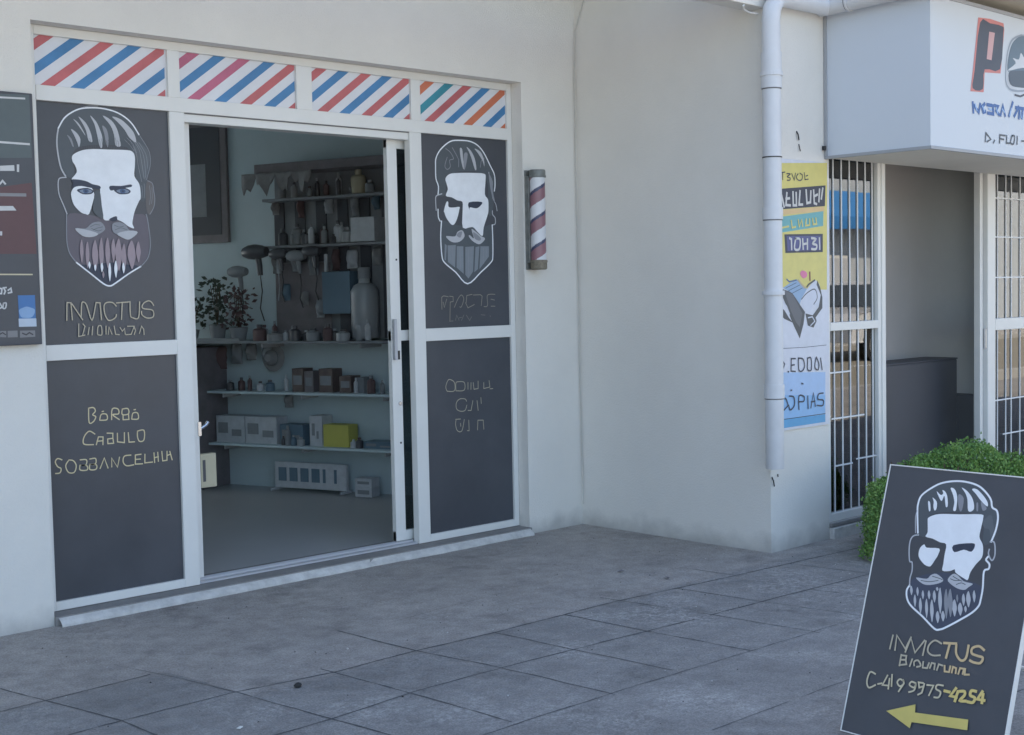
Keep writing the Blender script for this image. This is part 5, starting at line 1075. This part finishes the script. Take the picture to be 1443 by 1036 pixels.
for i, (a, z, w_, h, m, l) in enumerate(((-.93, 1.8, .08, .16, 'cloth', 'grey packet hanging at the left edge of the rack'), (-.76, 1.79, .07, .14, 'bottle', 'pale packet hanging over the rack mirror'), (-.6, 1.8, .08, .18, 'greywood', 'mid grey packet hanging left of the white clipper'), (-.4, 1.8, .06, .15, 'plant2', 'brown packet hanging right of the middle clipper'), (-.05, 1.8, .07, .12, 'cloth', 'grey packet hanging at the right end above the flask'), (-.26, 1.79, .09, .13, 'box_white', 'crumpled white packet hanging above the blue-grey box'), (-1.2, 1.12, .09, .12, 'cloth', 'crumpled pale packet hanging under the long shelf on the right'), (-1.34, 1.12, .1, .15, 'greywood', 'grey packet hanging under the long shelf'), (-1.05, 1.1, .08, .11, 'bottle', 'pale round packet under the long shelf'))):
    bag(l, a, z, w_, h, m, i)
for i, (a, z, w_, h, m, l) in enumerate(((-.85, 1.56, .06, .12, 'bluegrey', 'blue-grey packet hanging low on the rack mirror, left side'), (-.68, 1.5, .05, .1, 'cloth', 'small grey packet hanging low on the rack mirror, centre'), (-.55, 1.44, .07, .13, 'bottle', 'pale packet hanging low on the rack mirror, right side'), (-.93, 2.17, .06, .1, 'cloth', 'grey packet hanging under the rack top shelf at its left end'), (-.7, 2.17, .05, .13, 'plant2', 'brown packet hanging under the rack top shelf, left of centre'), (-.45, 2.17, .07, .11, 'bottle', 'pale packet hanging under the rack top shelf, centre'), (-.22, 2.17, .06, .14, 'greywood', 'grey packet hanging under the rack top shelf, right of centre'), (-.04, 2.17, .05, .1, 'bluegrey', 'bluish packet hanging under the rack top shelf at its right end'), (-1.5, 1.1, .12, .17, 'plant2', 'brownish bag hanging under the long shelf below the plants'), (-.86, .74, .07, .09, 'cloth', 'small grey packet hanging under the middle shelf'))):
    bag(l, a, z, w_, h, m, i+20)
t = wthing('straw_hat', 'round pale hat hanging under the long shelf near its middle', 'hat', -1.0, 1.02, .06)
mb = MB(); mb.tube([(0, 0, 0), (0, -.006, 0), (0, -.012, 0), (0, -.05, 0), (0, -.075, 0)], 0, 'cloth', 20, rs=[.10, .105, .06, .055, .03]); mb.build('hat_body', t, smooth=True)
mb = MB(); mb.tube([(0, -.013, 0), (0, -.028, 0)], .0585, 'dark', 20); mb.build('hat_band', t, smooth=True)
# middle shelf boxes
for i, (a0, a1, h, m, l) in enumerate(((-.76, -.66, .17, 'box_brown', 'brown box first from the left on the middle shelf'), (-.65, -.57, .15, 'brownwood', 'dark brown box second from the left on the middle shelf'), (-.52, -.4, .17, 'box_brown', 'wide brown box in the centre of the middle shelf'), (-.34, -.24, .12, 'box_brown', 'low reddish brown box right of centre on the middle shelf'), (-.2, -.13, .11, 'greywood', 'small grey box at the right of the middle shelf'))):
    simple('product_box', l, 'box', a0, .775, .04, [(0, a1-a0, -.12, 0, 0, h, m), (.012, a1-a0-.012, -.122, -.1205, h*.3, h*.7, 'greywood')], 'product boxes on the middle shelf')
bottle('thin white bottle at the left of the middle shelf', -.86, .775, .1, .12, .018, 'box_white', 'box_white')
bottle('small white bottle between the boxes on the middle shelf', -.19, .775, .17, .11, .016, 'box_white', 'box_white')
# lowest shelf
for a0, a1, h, m, l in ((-1.47, -1.2, .20, 'box_white', 'left of two wide white boxes on the lowest shelf'), (-1.19, -.9, .20, 'box_white', 'right of two wide white boxes on the lowest shelf'), (-.87, -.66, .15, 'bluegrey', 'dark blue-grey box with white tubes in front on the lowest shelf'), (-.6, -.49, .22, 'box_white', 'narrow upright white box on the lowest shelf'), (-.13, .12, .05, 'bluegrey', 'low dark tray at the right of the lowest shelf')):
    simple('product_box', l, 'box', a0, .385, .05, [(0, a1-a0, -.13, 0, 0, h, m), (.02, (a1-a0)*.42, -.1322, -.1305, h*.35, h*.75, 'greywood'), ((a1-a0)*.55, a1-a0-.03, -.1322, -.1305, h*.25, h*.5, 'greywood')], 'boxes on the lowest shelf')
simple('product_box', 'bright yellow box on the lowest shelf', 'box', -.48, .385, .06, [(0, .22, -.12, 0, 0, .16, 'box_yellow')], 'boxes on the lowest shelf')
# picture stand on the floor
t = wthing('leaflet_rack', 'low white rack showing six small pictures standing on the shop floor', 'rack', -.95, .045, .12)
lbox('panel', t, 0, .64, -.03, 0, .02, .21, 'box_white')
for k in range(6): lbox('picture', t, .035+k*.1, .035+k*.1+(.07 if k < 4 else .022), -.034, -.0305, .07, .17, 'bluegrey', 0)
for x in (.0, .62): lbox('foot', t, x, x+.02, -.09, .04, .0, .02, 'box_white')
for z, h in ((.04, .07), (.112, .06)):
    simple('storage_box', 'small white box %s right of the leaflet rack' % ('stacked on another,' if z > .1 else 'under another,'), 'box', -.2, z, .1, [(0, .14, -.1, 0, 0, h, 'box_white'), (.02, .12, -.1012, -.1003, .02, h-.02, 'greywood')])
# beige switch box by the left leaf
t = wthing('low_cabinet', 'dark brown cabinet under the plants at the left end of the shelf wall', 'cabinet', -2.0, .04, .0)
lbox('body', t, 0, .5, -.34, -.003, 0, 1.06, 'brownwood')
for x in (.012, .255): o = lbox('door', t, x, x+.233, -.352, -.341, .05, 1.03, 'brownwood', .002); MB().box(x+.1, x+.13, -.365, -.352, .8, .812, 'chrome').build('handle', o)
# ------------------------------------------------------------ inside the neighbouring shop
t = thing('service_counter', 'dark service counter with a lower step in the neighbouring doorway', 'counter', (5.6, -1.12, .03)); lb = MB(); lb.box(-.9, .515, -.0, .24, 0, .905, 'dark'); lb.build('tall_section', t, bevel=.008); MB().box(.515, .75, .0, .24, 0, .645, 'dark').build('low_section', t, bevel=.008); MB().box(-.92, .518, -.004, .245, .905, .916, 'dark').build('worktop', t, bevel=.004)

# ------------------------------------------------------------ across the road (seen as reflections in the barred windows)
def car(loc, rz):
    t = thing('pickup_truck', 'white pickup truck parked across the road, reflected in the barred window', 'pickup truck', loc, rz)
    prof = [(-2.5,.45),(-2.5,.95),(-.75,1.0),(-.65,1.12),(-.45,1.62),(.65,1.66),(1.15,1.12),(2.2,1.0),(2.5,.8),(2.5,.4)]
    mb = MB(); n = len(prof); vs = []
    for y, k in ((-.85, 0), (-.9, 1), (.9, 1), (.85, 0)):
        for x, z in prof: vs.append((x, y*(.86 if z > 1.3 else 1), z if k else max(.42, z-.02)))
    fs = []
    for j in range(3): fs += [(j*n+i, j*n+(i+1)%n, (j+1)*n+(i+1)%n, (j+1)*n+i) for i in range(n)]
    fs += [tuple(range(n))[::-1], tuple(range(3*n, 4*n))]
    mb.add(vs, fs, 'carpaint'); mb.build('body', t, bevel=.03)
    for sy in (-1, 1):
        mb = MB(); yy = sy*.845
        for q in ([(-.40,1.24),(-.3,1.52),(.02,1.54),(.02,1.24)], [(.16,1.24),(.16,1.54),(.52,1.54),(.80,1.24)]): mb.add([(x, yy*(.93 if z > 1.3 else 1.01)+sy*.03, z) for x, z in q], [(0,1,2,3) if sy < 0 else (3,2,1,0)], 'carglass')
        mb.build('side_window', t)
        for x in (-1.55, 1.6):
            w_ = MB(); w_.tube([(x, sy*.70, .36), (x, sy*.93, .36)], .36, 'tyre', 28); o = w_.build('wheel', t, smooth=True); r2 = MB(); r2.tube([(x, sy*.92, .36), (x, sy*.945, .36)], .21, 'chrome', 16); r2.build('rim', o)
        MB().box(2.42, 2.52, sy*.8-.12, sy*.8+.08, .72, .86, 'lampclear').build('headlight', t, bevel=.01); MB().box(-2.52, -2.44, sy*.82-.05, sy*.82+.05, .65, .92, 'lampred').build('tail_light', t, bevel=.01)
    mb = MB(); mb.add([(.72,-.68,1.6),(.72,.68,1.6),(1.17,.8,1.15),(1.17,-.8,1.15)], [(0,1,2,3)], 'carglass'); mb.build('windscreen', t)
car((23.6, -13.2, -.13), rad(176))
t = thing('street_building', 'cream building with a blue awning across the road, reflected in the barred window', 'building', (28.5, -18, 0))
MB().box(-20, 18, -6, 0, -.1, 6.2, 'stucco').build('wall', t); MB().box(-20.4, 18.4, -6.4, .8, 6.2, 6.45, 'roof_tile').build('roof', t)
mb = MB(); mb.add([(-7,.01,4.1),(9,.01,4.1),(9,.6,3.35),(-7,.6,3.35),(-7,.6,3.0),(9,.6,3.0)], [(0,3,2,1),(3,4,5,2)], 'awning'); mb.build('awning', t)
for x in (-12, -8.5, -4.5, -.5, 3.5, 8): o = MB().box(x, x+2.2, .0, .05, .9, 2.3, 'alu').build('window', t); MB().box(x+.08, x+2.12, .05, .06, .98, 2.22, 'box_white' if x == -.5 else 'carglass').build('pane', o)
for x in (-2.0, 6.6): MB().box(x, x+1, .0, .06, -.1, 2.2, 'brownwood').build('door', t)

# ------------------------------------------------------------ small litter on the paving
rl = random.Random(9)
gb = MB()
for i in range(420):
    x, y = rl.uniform(-1, 3.6), rl.uniform(-3.6, -.15); k = rl.uniform(.0018, .0045) * (1.5 if i % 23 == 0 else 1); g = gz(x, y); a = rl.uniform(0, 6)
    gb.add([(x+k*math.cos(a), y+k*math.sin(a), g), (x+k*math.cos(a+2.1), y+k*math.sin(a+2.1), g), (x+k*math.cos(a+4.2), y+k*math.sin(a+4.2), g), (x, y, g+k*.9)], [(0,1,3),(1,2,3),(2,0,3)], ('stone', 'edge_white', 'concrete')[i % 3])
gb.build('grit')['kind'] = 'stuff'; bpy.data.objects['grit']['label'] = 'fine grit scattered over the paving'; bpy.data.objects['grit']['category'] = 'grit'
me = MB(); me.lathe((0,0,0), [(0, .012), (.008, .016), (.014, .010), (.017, .003)], 'stone', 7); o = me.build('pebble'); o.location = (.224, -1.616, .0); o.scale = (1.1, .8, 1); tag(o, 'small black stone lying on the grey slabs', 'stone')
o = MB().box(-.012, .012, -.006, .006, 0, .004, 'paper').build('paper_scrap', bevel=.001); o.location = (-.189, -1.877, .002); o.rotation_euler.z = .5; tag(o, 'tiny white paper scrap on the slabs at the bottom', 'paper')
for i, (x, y, l) in enumerate(((2.548, -1.151, 'dry dark leaf on the apron in front of the inner corner'), (2.588, -1.43, 'dry dark leaf further from the wall on the apron'))):
    m_ = MB(); m_.add([(-.03,0,.004),(-.01,-.012,.008),(.028,-.004,.003),(.012,.011,.01)], [(0,1,2,3)], 'brownwood'); o = m_.build('dry_leaf'); o.location = (x, y, 0); o.rotation_euler.z = i*.9; tag(o, l, 'leaf')
